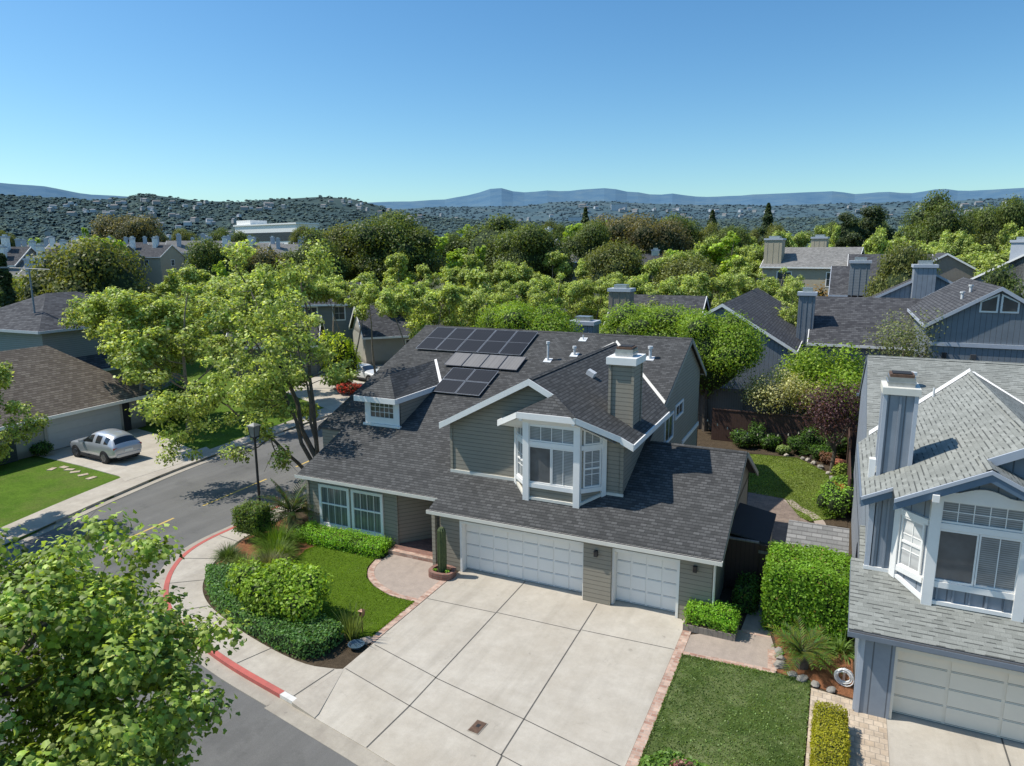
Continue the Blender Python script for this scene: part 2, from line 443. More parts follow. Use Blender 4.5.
def leaves(name, pos, nrm, size, tint, parent=None, tmpl=QUAD, jit=.6, extra=None, mats=None, asp=1.0):
    """pos, nrm (n,3); size (n,); tint (n,3). extra = MB with other geometry (core) using material 1"""
    T, F = tmpl; n = len(pos); k = len(T)
    nr = np.asarray(nrm, float)+NR.normal(0, jit, (n, 3)); nr /= np.linalg.norm(nr, axis=1)[:, None]+1e-9
    a = NR.normal(0, 1, (n, 3)); a -= (a*nr).sum(1)[:, None]*nr; a /= np.linalg.norm(a, axis=1)[:, None]+1e-9
    b = np.cross(nr, a)
    S = np.asarray(size)[:, None, None]
    V = (pos[:, None, :]+S*(T[None, :, 0:1]*a[:, None, :]*asp+T[None, :, 1:2]*b[:, None, :]+T[None, :, 2:3]*nr[:, None, :])).reshape(-1, 3)
    fl = []; lens = []
    for f in F:
        fl.append(np.arange(n)[:, None]*k+np.array(f)[None, :]); lens.append(len(f))
    loops = np.concatenate([x.ravel() for x in fl]); counts = np.concatenate([np.full(n, L) for L in lens])
    ev = []; ef = []
    if extra is not None:
        off = len(V); ev = extra.v
        V = np.vstack([V, np.array(ev, float)])
        loops = np.concatenate([loops, np.concatenate([np.array(f)+off for f in extra.f])]); counts = np.concatenate([counts, [len(f) for f in extra.f]])
    me = bpy.data.meshes.new(name)
    me.vertices.add(len(V)); me.vertices.foreach_set('co', V.astype(np.float32).ravel())
    me.loops.add(len(loops)); me.loops.foreach_set('vertex_index', loops.astype(np.int32))
    me.polygons.add(len(counts))
    st = np.concatenate([[0], np.cumsum(counts)[:-1]])
    me.polygons.foreach_set('loop_start', st.astype(np.int32))
    mi = np.zeros(len(counts), np.int32); mi[n*len(F):] = 1
    for m in (mats or [M['LEAF']]): me.materials.append(m)
    me.polygons.foreach_set('material_index', mi)
    me.update(calc_edges=True)
    at = me.attributes.new('tint', 'FLOAT_COLOR', 'POINT')
    c = np.ones((len(V), 4), np.float32); c[:n*k, :3] = np.repeat(tint, k, axis=0)
    at.data.foreach_set('color', c.ravel())
    return link_mesh(name, me, parent)

def sph(n):
    d = NR.normal(0, 1, (n, 3)); return d/(np.linalg.norm(d, axis=1)[:, None]+1e-9)

def tints(n, base, alt, var=.25, altp=.3):
    base, alt = np.array(base), np.array(alt)
    w = np.clip(NR.beta(1.2, 2.5, n), 0, 1)[:, None]*altp*2.4
    w = np.clip(w, 0, 1)
    t = base*(1-w)+alt*w
    return np.clip(t*TINT_GAIN*(1+NR.normal(0, var, (n, 1))), .004, .9)

def clump_crown(clumps, per, size, base, alt, var=.25, shell=.6, upb=.75, jit=.55, keep=1.0, fall=None):
    P = []; Q = []; T = []; S = []
    for c, r in clumps:
        n = max(4, int(per*r[0]*r[1]))
        d = sph(n); rad = 1-NR.rand(n, 1)**1.6*shell
        p = np.array(c)+d*rad*np.array(r)*(1+NR.normal(0, .1, (n, 1)))
        q = d+np.array([0, 0, upb])
        hue = 1+NR.normal(0, .10)
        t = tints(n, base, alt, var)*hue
        t *= (.72+.36*np.clip(d[:, 2:3]*rad*.8+.5, 0, 1))**1.0  # shade painted into the leaf tints: underside of each clump darker
        P.append(p); Q.append(q); T.append(t); S.append(size*(.7+.6*NR.rand(n)))
    return np.vstack(P), np.vstack(Q), np.concatenate(S), np.vstack(T)

def limb(mb, p0, dirv, length, r0, depth, tips, spread=.6, up=.25, seg=4, rnd=random):
    p = Vector(p0); d = Vector(dirv).normalized(); pts = [p.copy()]; rs = [r0]
    for i in range(seg):
        d = (d+Vector((rnd.gauss(0, .16), rnd.gauss(0, .16), rnd.gauss(0, .10)+up*.18))).normalized()
        p = p+d*(length/seg); pts.append(p.copy()); rs.append(r0*(1-.62*(i+1)/seg))
    mb.path(pts, rs, 6 if r0 > .05 else 4)
    if depth == 0:
        tips.append(p.copy()); return
    for i in range(rnd.choice((2, 3, 3))):
        t = rnd.choice((seg-2, seg-1, seg)); q = pts[max(1, t)]
        a = rnd.uniform(0, 6.283)
        e = (d+Vector((math.cos(a), math.sin(a), rnd.uniform(-.2, .5)))*spread).normalized()
        limb(mb, q, e, length*rnd.uniform(.55, .8), rs[max(1, t)]*.75, depth-1, tips, spread, up, max(2, seg-1), rnd)
    tips.append(p.copy())

class Proto:
    """crown and trunk meshes of one kind of tree, shared by its copies"""
    def __init__(s, crown, trunk, height): s.crown, s.trunk, s.h = crown, trunk, height

def tree_meshes(seed, H, W, trunk_h, kind, leaf, per, base, alt, bark='bark', r0=.16, stems=1, nl=6, depth=1, clr=(.9, 1.35), var=.24, tmpl=QUAD, shell=.65, flat=.8):
    rnd = random.Random(seed); mb = MB(); tips = []
    for s in range(stems):
        b = Vector((rnd.uniform(-.2, .2)*(stems > 1), rnd.uniform(-.2, .2)*(stems > 1), -.1))
        lean = Vector((rnd.uniform(-.12, .12), rnd.uniform(-.12, .12), 1))
        if stems > 1:
            a = 6.283*s/stems+rnd.random(); lean = Vector((math.cos(a)*.33, math.sin(a)*.33, 1))
        p = b; d = lean.normalized(); pts = [p.copy()]; rs = [r0*1.25]
        top = H*.78; k = 7
        for i in range(k):
            d = (d+Vector((rnd.gauss(0, .06), rnd.gauss(0, .06), .12))).normalized(); p = p+d*(top/k)
            pts.append(p.copy()); rs.append(max(.02, r0*(1-.82*(i+1)/k)))
        mb.path(pts, rs, 8)
        tips.append(p+Vector((0, 0, .2)))
        for j in range(nl):
            t = rnd.uniform(trunk_h/top, .95); i = min(k-1, int(t*k)); fr = t*k-i
            q = pts[i].lerp(pts[i+1], fr)
            a = 6.283*j/nl+rnd.uniform(-.5, .5)
            ln = W*.5*(1.0-.55*max(0, t-.45)/.55)*rnd.uniform(.6, .95)
            e = Vector((math.cos(a), math.sin(a), rnd.uniform(.25, .8)))
            limb(mb, q, e, ln*.75, rs[i]*.55, depth, tips, .65, .3, 4, rnd)
    cl = []
    for t in tips:
        r = rnd.uniform(*clr)*W/8.0
        zz = min(t.z, H-r*flat)
        cl.append(((t.x, t.y, zz), (r, r, r*flat)))
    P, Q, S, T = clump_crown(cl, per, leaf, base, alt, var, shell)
    # clump_crown has already painted shade into the tints, darker below and lighter on top
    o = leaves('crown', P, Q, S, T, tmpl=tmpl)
    me = o.data; bpy.data.objects.remove(o)
    t_o = mb.build('trunk', M[bark]); tm = t_o.data; bpy.data.objects.remove(t_o)
    return Proto(me, tm, H)

def dome_meshes(seed, H, W, leaf, per, base, alt, lobes=14, bark='bark', low=.25, r0=.2, var=.22, flat=.75, core=True, rough=1.0):
    """dense rounded crowns: lobes packed over a dome, dark inner mass"""
    rnd = random.Random(seed); mb = MB(); cl = []
    zc = H*(low+1)/2; rz = H*(1-low)/2
    for i in range(lobes):
        a = rnd.uniform(0, 6.283); el = rnd.uniform(-.5, 1.0)
        u = rnd.uniform(.55, .78)
        c = (math.cos(a)*math.sqrt(max(0, 1-el*el))*W*.5*u, math.sin(a)*math.sqrt(max(0, 1-el*el))*W*.5*u, zc+el*rz*u)
        r = W*rnd.uniform(.17, .26)*rough
        cl.append((c, (r, r, r*flat)))
    cl.append(((0, 0, zc), (W*.36, W*.36, rz*.72)))
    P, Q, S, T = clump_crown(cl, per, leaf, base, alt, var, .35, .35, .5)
    ex = None; mats = [M['LEAF']]
    if core:
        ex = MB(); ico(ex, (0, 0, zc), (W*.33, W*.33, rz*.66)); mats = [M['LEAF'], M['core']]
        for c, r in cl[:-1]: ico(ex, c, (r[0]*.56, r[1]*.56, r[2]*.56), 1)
    o = leaves('crown', P, Q, S, T, extra=ex, mats=mats); me = o.data; bpy.data.objects.remove(o)
    mb.path([Vector((0, 0, -.1)), Vector((.05, .03, H*.25)), Vector((-.03, .05, H*.55))], [r0*1.2, r0, r0*.5], 8)
    for i in range(5):
        a = i*1.256; mb.path([Vector((0, 0, H*.25)), Vector((math.cos(a)*W*.18, math.sin(a)*W*.18, H*.5))], [r0*.5, r0*.2], 5)
    t_o = mb.build('trunk', M[bark]); tm = t_o.data; bpy.data.objects.remove(t_o)
    return Proto(me, tm, H)

def ico(mb, c, r, m=0):
    import bmesh
    bm = bmesh.new(); bmesh.ops.create_icosphere(bm, subdivisions=2, radius=1)
    for f in bm.faces:
        mb.poly([(c[0]+v.co.x*r[0], c[1]+v.co.y*r[1], c[2]+v.co.z*r[2]) for v in f.verts], m)
    bm.free()

def cone_meshes(seed, H, W, leaf, n, base, alt, pw=1.0, low=.05, bark='bark'):
    rnd = random.Random(seed)
    t = NR.rand(n)**.75; z = H*(low+(1-low)*t); rr = W*.5*(1-t)**pw*(0.82+.18*np.sin(t*40))+.06
    a = NR.rand(n)*6.283; rad = rr*(1-NR.rand(n)**2*.55)
    P = np.stack([np.cos(a)*rad, np.sin(a)*rad, z], 1); Q = np.stack([np.cos(a), np.sin(a), np.full(n, .5)], 1)
    T = tints(n, base, alt, .28)
    o = leaves('crown', P, Q, leaf*(.6+.8*NR.rand(n)), T, jit=.5); me = o.data; bpy.data.objects.remove(o)
    mb = MB(); mb.tube((0, 0, -.1), (0, 0, H*.9), W*.06+.05, .02, 7)
    t_o = mb.build('trunk', M[bark]); tm = t_o.data; bpy.data.objects.remove(t_o)
    return Proto(me, tm, H)

def plant_tree(p, name, label, loc, rz=0.0, h=None, w=1.0, group=None, cat='tree'):
    o = thing(name, label, cat, loc, rz, group)
    s = (h/p.h) if h else 1.0
    o.scale = (s*w, s*w, s)
    link_mesh('trunk', p.trunk, o); link_mesh('crown', p.crown, o)
    return o

def box_hedge(name, label, x0, x1, y0, y1, z0, z1, leaf, n, base, alt, group=None, rz=0.0, cat='hedge', rnd=.06, var=.2):
    """clipped hedge: leaves over the faces of a soft box with a dark inner core"""
    o = thing(name, label, cat, ((x0+x1)/2, (y0+y1)/2, z0), rz, group)
    W, D, H = x1-x0, y1-y0, z1-z0
    ar = np.array([W*D, W*H, W*H, D*H, D*H]); k = NR.choice(5, n, p=ar/ar.sum())
    u = NR.rand(n)-.5; v = NR.rand(n)-.5
    P = np.zeros((n, 3)); Q = np.zeros((n, 3))
    for f, (ax, sg) in enumerate(((2, 1), (1, -1), (1, 1), (0, -1), (0, 1))):
        i = k == f; m = i.sum()
        if f == 0: P[i] = np.stack([u[i]*W, v[i]*D, np.full(m, H)], 1)
        elif ax == 1: P[i] = np.stack([u[i]*W, np.full(m, sg*D/2), (v[i]+.5)*H], 1)
        else: P[i] = np.stack([np.full(m, sg*W/2), u[i]*D, (v[i]+.5)*H], 1)
        Q[i, ax] = sg
    P += NR.normal(0, rnd, (n, 3))
    wob = .035*np.sin(P[:, 0]*3.1+1)+.03*np.sin(P[:, 1]*4.3); P[:, 2] += wob*(k == 0)
    # round the upper edges
    ex = np.clip(np.maximum(np.abs(P[:, 0])-(W/2-.1), np.abs(P[:, 1])-(D/2-.1)), 0, .15); P[:, 2] -= ex*.5*(P[:, 2] > H*.75)
    T = tints(n, base, alt, var)
    wv = np.sin(P[:, 0]*2.3+P[:, 2]*3.1+x0)*np.sin(P[:, 1]*2.9+y0)*.5+np.sin(P[:, 0]*7.1+P[:, 1]*5.3)*.25
    T *= (1+.22*wv)[:, None]; dry = NR.rand(n) < .02; T[dry] = np.array([.34, .24, .09])*(.5+NR.rand(dry.sum(), 1))
    P[:, 2] += .03*np.sin(P[:, 0]*5.7+y0)*(k == 0); P += Q*(.035*wv)[:, None]
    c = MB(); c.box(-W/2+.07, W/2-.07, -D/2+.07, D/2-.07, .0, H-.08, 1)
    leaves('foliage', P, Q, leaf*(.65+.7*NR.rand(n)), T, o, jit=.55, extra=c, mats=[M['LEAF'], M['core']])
    return o

def shrub(name, label, loc, rx, ry, h, leaf, n, base, alt, group=None, lobes=7, cat='shrub', var=.24, shell=.3, rz=0.0, asp=1.0, seed=1, dark=True):
    rnd = random.Random(seed)
    o = thing(name, label, cat, loc, rz, group)
    cl = [((0, 0, h*.5), (rx*.72, ry*.72, h*.5))]
    for i in range(lobes):
        a = 6.283*i/lobes+rnd.uniform(-.3, .3); u = rnd.uniform(.35, .72); s = rnd.uniform(.32, .48)
        cl.append(((math.cos(a)*rx*u, math.sin(a)*ry*u, h*rnd.uniform(.34, .72)), (rx*s, ry*s, h*s*.85)))
    tot = sum(r[0]*r[1] for c, r in cl)
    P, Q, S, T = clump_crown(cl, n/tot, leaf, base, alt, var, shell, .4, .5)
    P[:, 2] = np.abs(P[:, 2])
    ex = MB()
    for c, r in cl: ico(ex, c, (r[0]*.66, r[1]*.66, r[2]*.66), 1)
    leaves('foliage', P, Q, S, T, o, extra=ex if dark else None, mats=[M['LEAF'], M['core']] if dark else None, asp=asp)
    return o

def blades(name, pts, dirs, length, width, droop, tint, parent, seg=4):
    """strap leaves or grass blades that arch over; one mesh"""
    n = len(pts); V = []; C = []; F = []
    for i in range(n):
        d = Vector(dirs[i]).normalized(); p = Vector(pts[i]); L = length[i]; w = width
        s = d.cross(Vector((0, 0, 1)));
        s = s.normalized() if s.length > .01 else Vector((1, 0, 0))
        base = len(V)
        for k in range(seg+1):
            t = k/seg; ww = w*(1-t*.9)*(.6+.8*min(1, t*3))
            V += [tuple(p-s*ww), tuple(p+s*ww)]; C += [tint[i]]*2
            d = (d+Vector((0, 0, -droop[i]/seg*(1+t)))).normalized(); p = p+d*(L/seg)
        for k in range(seg): F.append([base+2*k, base+2*k+1, base+2*k+3, base+2*k+2])
    me = bpy.data.meshes.new(name); me.from_pydata(V, [], F); me.materials.append(M['LEAF'])
    at = me.attributes.new('tint', 'FLOAT_COLOR', 'POINT')
    c = np.ones((len(V), 4), np.float32); c[:, :3] = np.array(C); at.data.foreach_set('color', c.ravel())
    return link_mesh(name, me, parent)

def cycad(name, label, loc, L=1.3, n=44, trunk=.5, base=(.05, .085, .02), seed=3, group=None, lift=1.0):
    rnd = random.Random(seed)
    o = thing(name, label, 'palm', loc, 0, group)
    mb = MB(); mb.path([Vector((0, 0, -.05)), Vector((0, 0, trunk*.6)), Vector((0, 0, trunk))], [.2, .19, .12], 10); mb.build('trunk', M['bark'], o)
    P = []; D = []; LN = []; T = []; DR = []
    r = MB()
    for i in range(n):
        a = 6.283*i*.381966+rnd.uniform(-.1, .1); el = rnd.uniform(.12, 1.3)*lift
        d = Vector((math.cos(a)*math.cos(el), math.sin(a)*math.cos(el), math.sin(el))); p = Vector((0, 0, trunk)); l = L*rnd.uniform(.8, 1.1)
        side = Vector((-math.sin(a), math.cos(a), 0)); pts = [p.copy()]
        for k in range(14):
            t = (k+1)/14; d = (d+Vector((0, 0, -.045*(1+t)))).normalized(); p = p+d*(l/14); pts.append(p.copy())
            if k < 1: continue
            for sg in (-1, 1):
                P.append(tuple(p)); D.append(tuple(side*sg*.75+d*.75+Vector((0, 0, .3)))); LN.append(l*.24*(1-.75*abs(t-.45))); DR.append(.25); T.append([c*rnd.uniform(.8, 2.0) for c in base])
        r.path([pts[0], pts[7], pts[14]], [.014, .01, .004], 4)
    blades('fronds', P, D, LN, (.021*L/1.2), DR, T, o, 2)
    r.build('frond_stems', M['cactus'], o)
    return o

def tuft(name, label, loc, rx, ry, L, n, base, alt, width=.018, droop=1.1, up=1.0, group=None, cat='grass clump', seed=5, seg=4):
    rnd = random.Random(seed); o = thing(name, label, cat, loc, 0, group)
    P = []; D = []; LN = []; DR = []; T = []
    for i in range(n):
        a = rnd.uniform(0, 6.283); u = rnd.random()**.6
        P.append((math.cos(a)*u*rx*.6, math.sin(a)*u*ry*.6, 0)); D.append((math.cos(a)*u*.8+rnd.gauss(0, .2), math.sin(a)*u*.8+rnd.gauss(0, .2), up))
        LN.append(L*rnd.uniform(.65, 1.15)); DR.append(droop*rnd.uniform(.5, 1.4)*(.4+u)); w = rnd.random()
        s = rnd.uniform(.6, 1.35); T.append([(b*(1-w)+c*w)*s*1.7 for b, c in zip(base, alt)])
    blades('leaf_blades', P, D, LN, width, DR, T, o, seg)
    return o
# ------------------------------------------------------------------ setting
def sheet(name, pts, z, mat, t=0.12, kind='structure', parent=None, label=None, cat=None):
    mb = MB(); a = sum(p[0]*q[1]-q[0]*p[1] for p, q in zip(pts, pts[1:]+pts[:1]))
    if a < 0: pts = pts[::-1]
    mb.prism([(p[0], p[1], z) for p in pts], (0, 0, -t), 0)
    o = mb.build(name, mat, parent)
    return tag(o, label, cat, None, kind)

def strip_pts(line, d):
    """line offset sideways by d (left of travel is positive)"""
    out = []
    for i, p in enumerate(line):
        a = Vector(line[max(0, i-1)]); b = Vector(line[min(len(line)-1, i+1)]); t = (b-a).normalized()
        out.append((p[0]-t.y*d, p[1]+t.x*d))
    return out

def smooth(line, it=2):
    for _ in range(it):
        q = [line[0]]
        for a, b in zip(line, line[1:]):
            q.append((a[0]*.75+b[0]*.25, a[1]*.75+b[1]*.25)); q.append((a[0]*.25+b[0]*.75, a[1]*.25+b[1]*.75))
        q.append(line[-1]); line = q
    return line

def band(name, line, d0, d1, z, mat, t=.1, zb=None, kind='structure'):
    a = strip_pts(line, d0); b = strip_pts(line, d1); mb = MB()
    for i in range(len(line)-1):
        za, zc = z, (z if zb is None else zb)
        q = [(a[i][0], a[i][1], za), (a[i+1][0], a[i+1][1], za), (b[i+1][0], b[i+1][1], zc), (b[i][0], b[i][1], zc)]
        n = (Vector(q[1])-Vector(q[0])).cross(Vector(q[2])-Vector(q[1]))
        if n.z < 0: q = q[::-1]
        mb.poly(q)
        mb.poly([(a[i][0], a[i][1], z), (a[i][0], a[i][1], z-t), (a[i+1][0], a[i+1][1], z-t), (a[i+1][0], a[i+1][1], z)])
        mb.poly([(b[i][0], b[i][1], zc), (b[i][0], b[i][1], zc-t), (b[i+1][0], b[i+1][1], zc-t), (b[i+1][0], b[i+1][1], zc)])
    o = mb.build(name, mat); tag(o, kind=kind); return o

g = MB(); g.poly([(-9000, -2500, -.30), (9000, -2500, -.30), (9000, 12000, -.30), (-9000, 12000, -.30)])
tag(g.build('ground', M['land']), kind='structure')

ROADZ = -.13
# the street comes from the back left, turns the corner and runs along the front
curb_far_part = [(-11.9, 46), (-11.75, 20), (-11.45, 6), (-11.25, 0.2), (-11.27, -2.0)]
curb_red = [(-11.22, -.55), (-11.27, -2.01), (-11.0, -3.40), (-10.2, -4.77), (-9.05, -5.98), (-7.9, -6.82), (-6.65, -7.42), (-5.25, -7.88), (-3.3, -8.42), (-.9, -8.85)]
curb_line = smooth([(-12.3, 60), (-11.9, 30), (-11.6, 12), (-11.3, 2.5)]+curb_red, 2)
apron = [(-.9, -8.85), (2.4, -9.47), (5.9, -10.2), (8.6, -10.75)]
curb_east = [(8.6, -10.75), (13, -11.6), (20, -12.7), (45, -16)]
west = [(-16.5, -14), (-18.4, -6), (-19.45, -1.9), (-20.05, 1.0), (-20.6, 4.2), (-21.0, 9), (-21.4, 20), (-21.8, 60)]
road = [(-12.5, 62)]+curb_line+apron[1:]+curb_east[1:]+[(45, -26), (10, -20.5), (-2, -18.5), (-10, -17.8)]+west+[(-21.8, 62)]
sheet('street', road, ROADZ, M['asphalt'], .1)
# block the house stands on
blk = [(-12.3, 60)]+strip_pts(curb_line, .16)[1:]+[(-.36, -8.7), (-.1, -7.1), (2.58, -7.72), (5.65, -8.37), (8.4, -8.97), (8.6, -10.4)]+strip_pts(curb_east, .16)[1:]+[(60, -10), (60, 60)]
sheet('garden_soil', blk, -.025, M['soil'], .2)
wblk = west+[(-21.8, 62), (-70, 62), (-70, -40), (-16, -40)]
sheet('grass_verge', wblk, -.03, M['grass_far'], .2)
band('gutter', curb_line, 0.0, -.42, ROADZ+.006, M['gutterc'], .05, ROADZ+.02)
n_red = max(i for i, p in enumerate(curb_line) if p[1] > 2.0)
band('kerb', curb_line[:n_red+1], 0, .17, 0.0, M['walk'], .16)
kr = band('kerb', curb_line[n_red:], 0, .17, 0.002, M['redcurb'], .16)
band('gutter', apron, .0, -.5, ROADZ+.02, M['gutterc'], .06, ROADZ+.008)
band('gutter', curb_east, 0, -.42, ROADZ+.02, M['gutterc'], .06, ROADZ+.008)
band('kerb', [(-.9, -8.85), (-.35, -8.95)], 0, .17, 0.0, M['whitep'], .16)
band('kerb', curb_east, 0, .17, 0, M['walk'], .16)
# sidewalks
walk_in = smooth([(-10.6, 60), (-10.3, 30), (-10.15, 12), (-10.05, 3), (-9.95, -1.4), (-9.6, -2.4), (-9.2, -3.5), (-8.62, -4.45), (-7.8, -5.38), (-6.7, -6.08), (-5.4, -6.55), (-3.6, -7.08), (-1.3, -7.5), (-.25, -7.25)], 2)
wk = strip_pts(curb_line, .18)+[(-.35, -8.76), (-.05, -7.15)]+walk_in[::-1]
sheet('pavement', wk, -.004, M['walk'], .1)
jw = MB()
for (a, b) in (((-11.0, -1.6), (-9.75, -1.75)), ((-10.7, -3.9), (-9.05, -3.2)), ((-9.3, -5.6), (-8.2, -4.75)), ((-7.4, -7.0), (-6.6, -6.15)), ((-5.2, -7.75), (-4.9, -6.7)), ((-3.1, -8.25), (-2.75, -7.2)), ((-.5, -8.75), (-.3, -7.3))):
    d = (Vector(b)-Vector(a)).normalized(); s = Vector((-d.y, d.x))*.018
    jw.poly([(a[0]+s.x, a[1]+s.y, .0015), (a[0]-s.x, a[1]-s.y, .0015), (b[0]-s.x, b[1]-s.y, .0015), (b[0]+s.x, b[1]+s.y, .0015)][::-1])
tag(jw.build('pavement_joints', M['joint']), kind='structure')
# the driveway
drv = MB()
drv.prism([(-.08, .25, 0), (-.08, -7.15, 0), (2.6, -7.8, 0), (5.67, -8.45, 0), (8.42, -9.05, 0), (8.42, .25, 0)], (0, 0, -.12), 0)
ap = [(-.08, -7.15), (2.6, -7.8), (5.67, -8.45), (8.42, -9.05)]
aq = [(-.9, -8.85), (2.4, -9.47), (5.9, -10.2), (8.6, -10.75)]
for i in range(3):
    drv.poly([(aq[i][0], aq[i][1], -.095), (aq[i+1][0], aq[i+1][1], -.095), (ap[i+1][0], ap[i+1][1], -.001), (ap[i][0], ap[i][1], -.001)], 0)
    drv.poly([(aq[i][0], aq[i][1], -.095), (aq[i][0], aq[i][1], -.2), (aq[i+1][0], aq[i+1][1], -.2), (aq[i+1][0], aq[i+1][1], -.095)], 0)
drv.poly([(-.35, -8.78, -.003), (-.9, -8.85, -.095), (-.08, -7.15, -.001)], 0)
tag(drv.build('driveway', M['concrete']), kind='structure')
fl = MB()      # flare where the pavement ramps down to the driveway apron
fl.poly([(-.05, -7.15, .003), (-.35, -8.78, .002), (.55, -8.98, -.06)]); fl.poly([(-.35, -8.78, .002), (-.35, -8.98, .002), (.55, -9.14, -.075), (.55, -8.98, -.06)])
fl.poly([(-.35, -8.98, .002), (-.35, -8.98, -.13), (.55, -9.14, -.13), (.55, -9.14, -.075)]); fl.poly([(-.05, -7.15, .003), (.55, -8.98, -.06), (.56, -8.98, -.13)]); fl.poly([(.55, -8.98, -.06), (.55, -9.14, -.075), (.56, -9.14, -.13), (.56, -8.98, -.13)])
tag(fl.build('pavement', M['walk']), kind='structure')
jd = MB()
def joint(a, b, w=.02, z=.004):
    d = (Vector(b)-Vector(a)).normalized(); s = Vector((-d.y, d.x))*w
    za, zb2 = (a[2] if len(a) > 2 else z), (b[2] if len(b) > 2 else z)
    jd.poly([(a[0]-s.x, a[1]-s.y, za), (b[0]-s.x, b[1]-s.y, zb2), (b[0]+s.x, b[1]+s.y, zb2), (a[0]+s.x, a[1]+s.y, za)][::-1] if False else [(a[0]+s.x, a[1]+s.y, za), (a[0]-s.x, a[1]-s.y, za), (b[0]-s.x, b[1]-s.y, zb2), (b[0]+s.x, b[1]+s.y, zb2)])
joint((2.52, -.02), (2.6, -7.8), .018); joint((5.42, -.5), (5.62, -8.44), .018)
for x0, ya, x1, yb in ((-.05, -2.6, 2.52, -2.48), (2.56, -2.45, 5.5, -2.38), (5.5, -2.3, 8.4, -2.18), (0.0, -5.75, 2.56, -6.4), (2.56, -6.42, 5.58, -7.0), (5.58, -7.0, 8.4, -7.6)): joint((x0, ya), (x1, yb), .014)
joint((-.02, -7.13), (2.6, -7.78), .013, .004); joint((2.6, -7.78), (5.62, -8.42), .013, .004); joint((5.62, -8.42), (8.4, -9.02), .013, .004)
joint((2.6, -7.8, .004), (2.45, -9.47, -.09), .02); joint((5.65, -8.44, .004), (5.75, -10.15, -.09), .02)
tag(jd.build('driveway_joints', M['joint']), kind='structure')
# meter lid set in the driveway
t = thing('meter_lid', 'small rusty rectangular utility lid set flush in the driveway', 'utility cover', (4.64, -7.78, 0), R(-5))
mb = MB(); mb.box(-.165, .165, -.245, .245, .002, .012); mb.build('collar', M['gutterc'], t)
mb = MB(); mb.box(-.14, .14, -.22, .22, .012, .022); mb.build('lid', M['rust'], t)
mb = MB(); mb.box(-.05, .05, -.02, .1, .022, .026); mb.build('lid_handle', M['dark'], t)
# front lawn and its borders
lawn = [(-6.45, -.45), (-6.6, -1.3), (-6.3, -2.3), (-5.6, -3.4), (-4.4, -4.6), (-2.6, -5.35), (-.5, -5.75), (-.36, -5.4), (-.36, -2.98), (-1.25, -3.05), (-2.25, -2.68), (-2.95, -2.2), (-3.42, -1.52), (-3.6, -.75)]
sheet('front_lawn', lawn, .02, M['turf'], .1)
band('lawn_border', [(-.22, -.6), (-.22, -5.75)], -.12, .12, .012, M['brick'], .08)
arc = smooth([(-3.55, -.72), (-3.38, -1.5), (-2.93, -2.16), (-2.25, -2.63), (-1.27, -3.0), (-.34, -2.98)], 2)
band('path_border', arc, 0, .24, .014, M['brick'], .08)
land = [(-3.35, -.1)]+strip_pts(arc, .24)[1:-1]+[(-.34, -2.8), (-.34, -.5), (-.9, -.1)]
sheet('entry_path', land, .006, M['pebble'], .08)
sheet('mulch_bed', [(-9.75, -1.4), (-9.5, -2.4), (-9.05, -3.5), (-8.45, -4.35), (-6.6, -3.6), (-6.1, -2.6), (-6.55, -1.4), (-6.4, -.4), (-7.9, .5), (-9.9, 1.2)], -.008, M['mulch'], .05)
# right hand front lawn, path and beds
sheet('side_lawn', [(8.72, -2.42), (12.2, -2.25), (12.2, -7.2), (12.0, -10.9), (8.72, -10.3)], .02, M['grass'], .1)
band('lawn_border', [(8.56, -.8), (8.56, -10.5)], -.13, .13, .012, M['brick'], .08)
sheet('side_path', [(8.7, -1.15), (9.0, -.95), (10.1, -.2), (10.25, 2.6), (10.95, 2.6), (11.0, -.2), (11.25, -1.2), (11.3, -2.2), (8.7, -2.4)], .008, M['pebble'], .08)
band('path_border', [(8.7, -2.3), (11.25, -2.12)], -.12, .12, .013, M['brick'], .08)
band('path_border', [(11.2, -2.1), (11.1, -1.0)], -.12, .12, .017, M['brick'], .08)
band('path_border', [(10.15, -.25), (11.0, -.18)], -.11, .11, .015, M['brick'], .08)
sheet('mulch_bed', [(11.25, -1.0), (11.3, -2.05), (12.25, -2.35), (13.3, -2.5), (13.3, .3), (11.0, .4)], -.006, M['mulch'], .05)
sheet('paver_strip', [(12.25, -2.5), (13.3, -2.62), (14.06, -2.75), (13.98, -10.9), (12.25, -10.9)], .012, M['paver'], .08)
nd = MB(); nd.prism([(14.06, -2.4, 0), (13.98, -10.9, 0), (19.2, -11.9, 0), (19.2, -2.4, 0)], (0, 0, -.12)); tag(nd.build('driveway', M['concrete']), kind='structure')
jd = MB(); joint((16.6, -2.5), (16.6, -11.4), .02); tag(jd.build('driveway_joints', M['joint']), kind='structure')
# back garden
sheet('back_lawn', [(7.2, 13.3), (8.8, 13.3), (10.45, 13.05), (11.25, 10.8), (11.7, 10.5), (12.6, 11.3), (12.75, 14.4), (12.2, 18.2), (10.6, 20.4), (7.0, 19.9)], .0, M['grass_back'], .08)
sheet('patio', [(9.1, 3.0), (12.9, 3.0), (12.9, 9.0), (11.9, 10.0), (11.3, 10.8), (10.5, 13.1), (9.3, 13.4), (7.2, 13.4)], .006, bricks('brown_patio_paving', (.20, .15, .12), (.25, .19, .15), (.15, .12, .10), .4, .2), .08)
band('patio_edge', smooth([(10.6, 12.9), (11.2, 11.9), (11.75, 11.4), (12.1, 10.6), (12.2, 9.6)], 2), -.22, .22, .012, M['pebble'], .08)
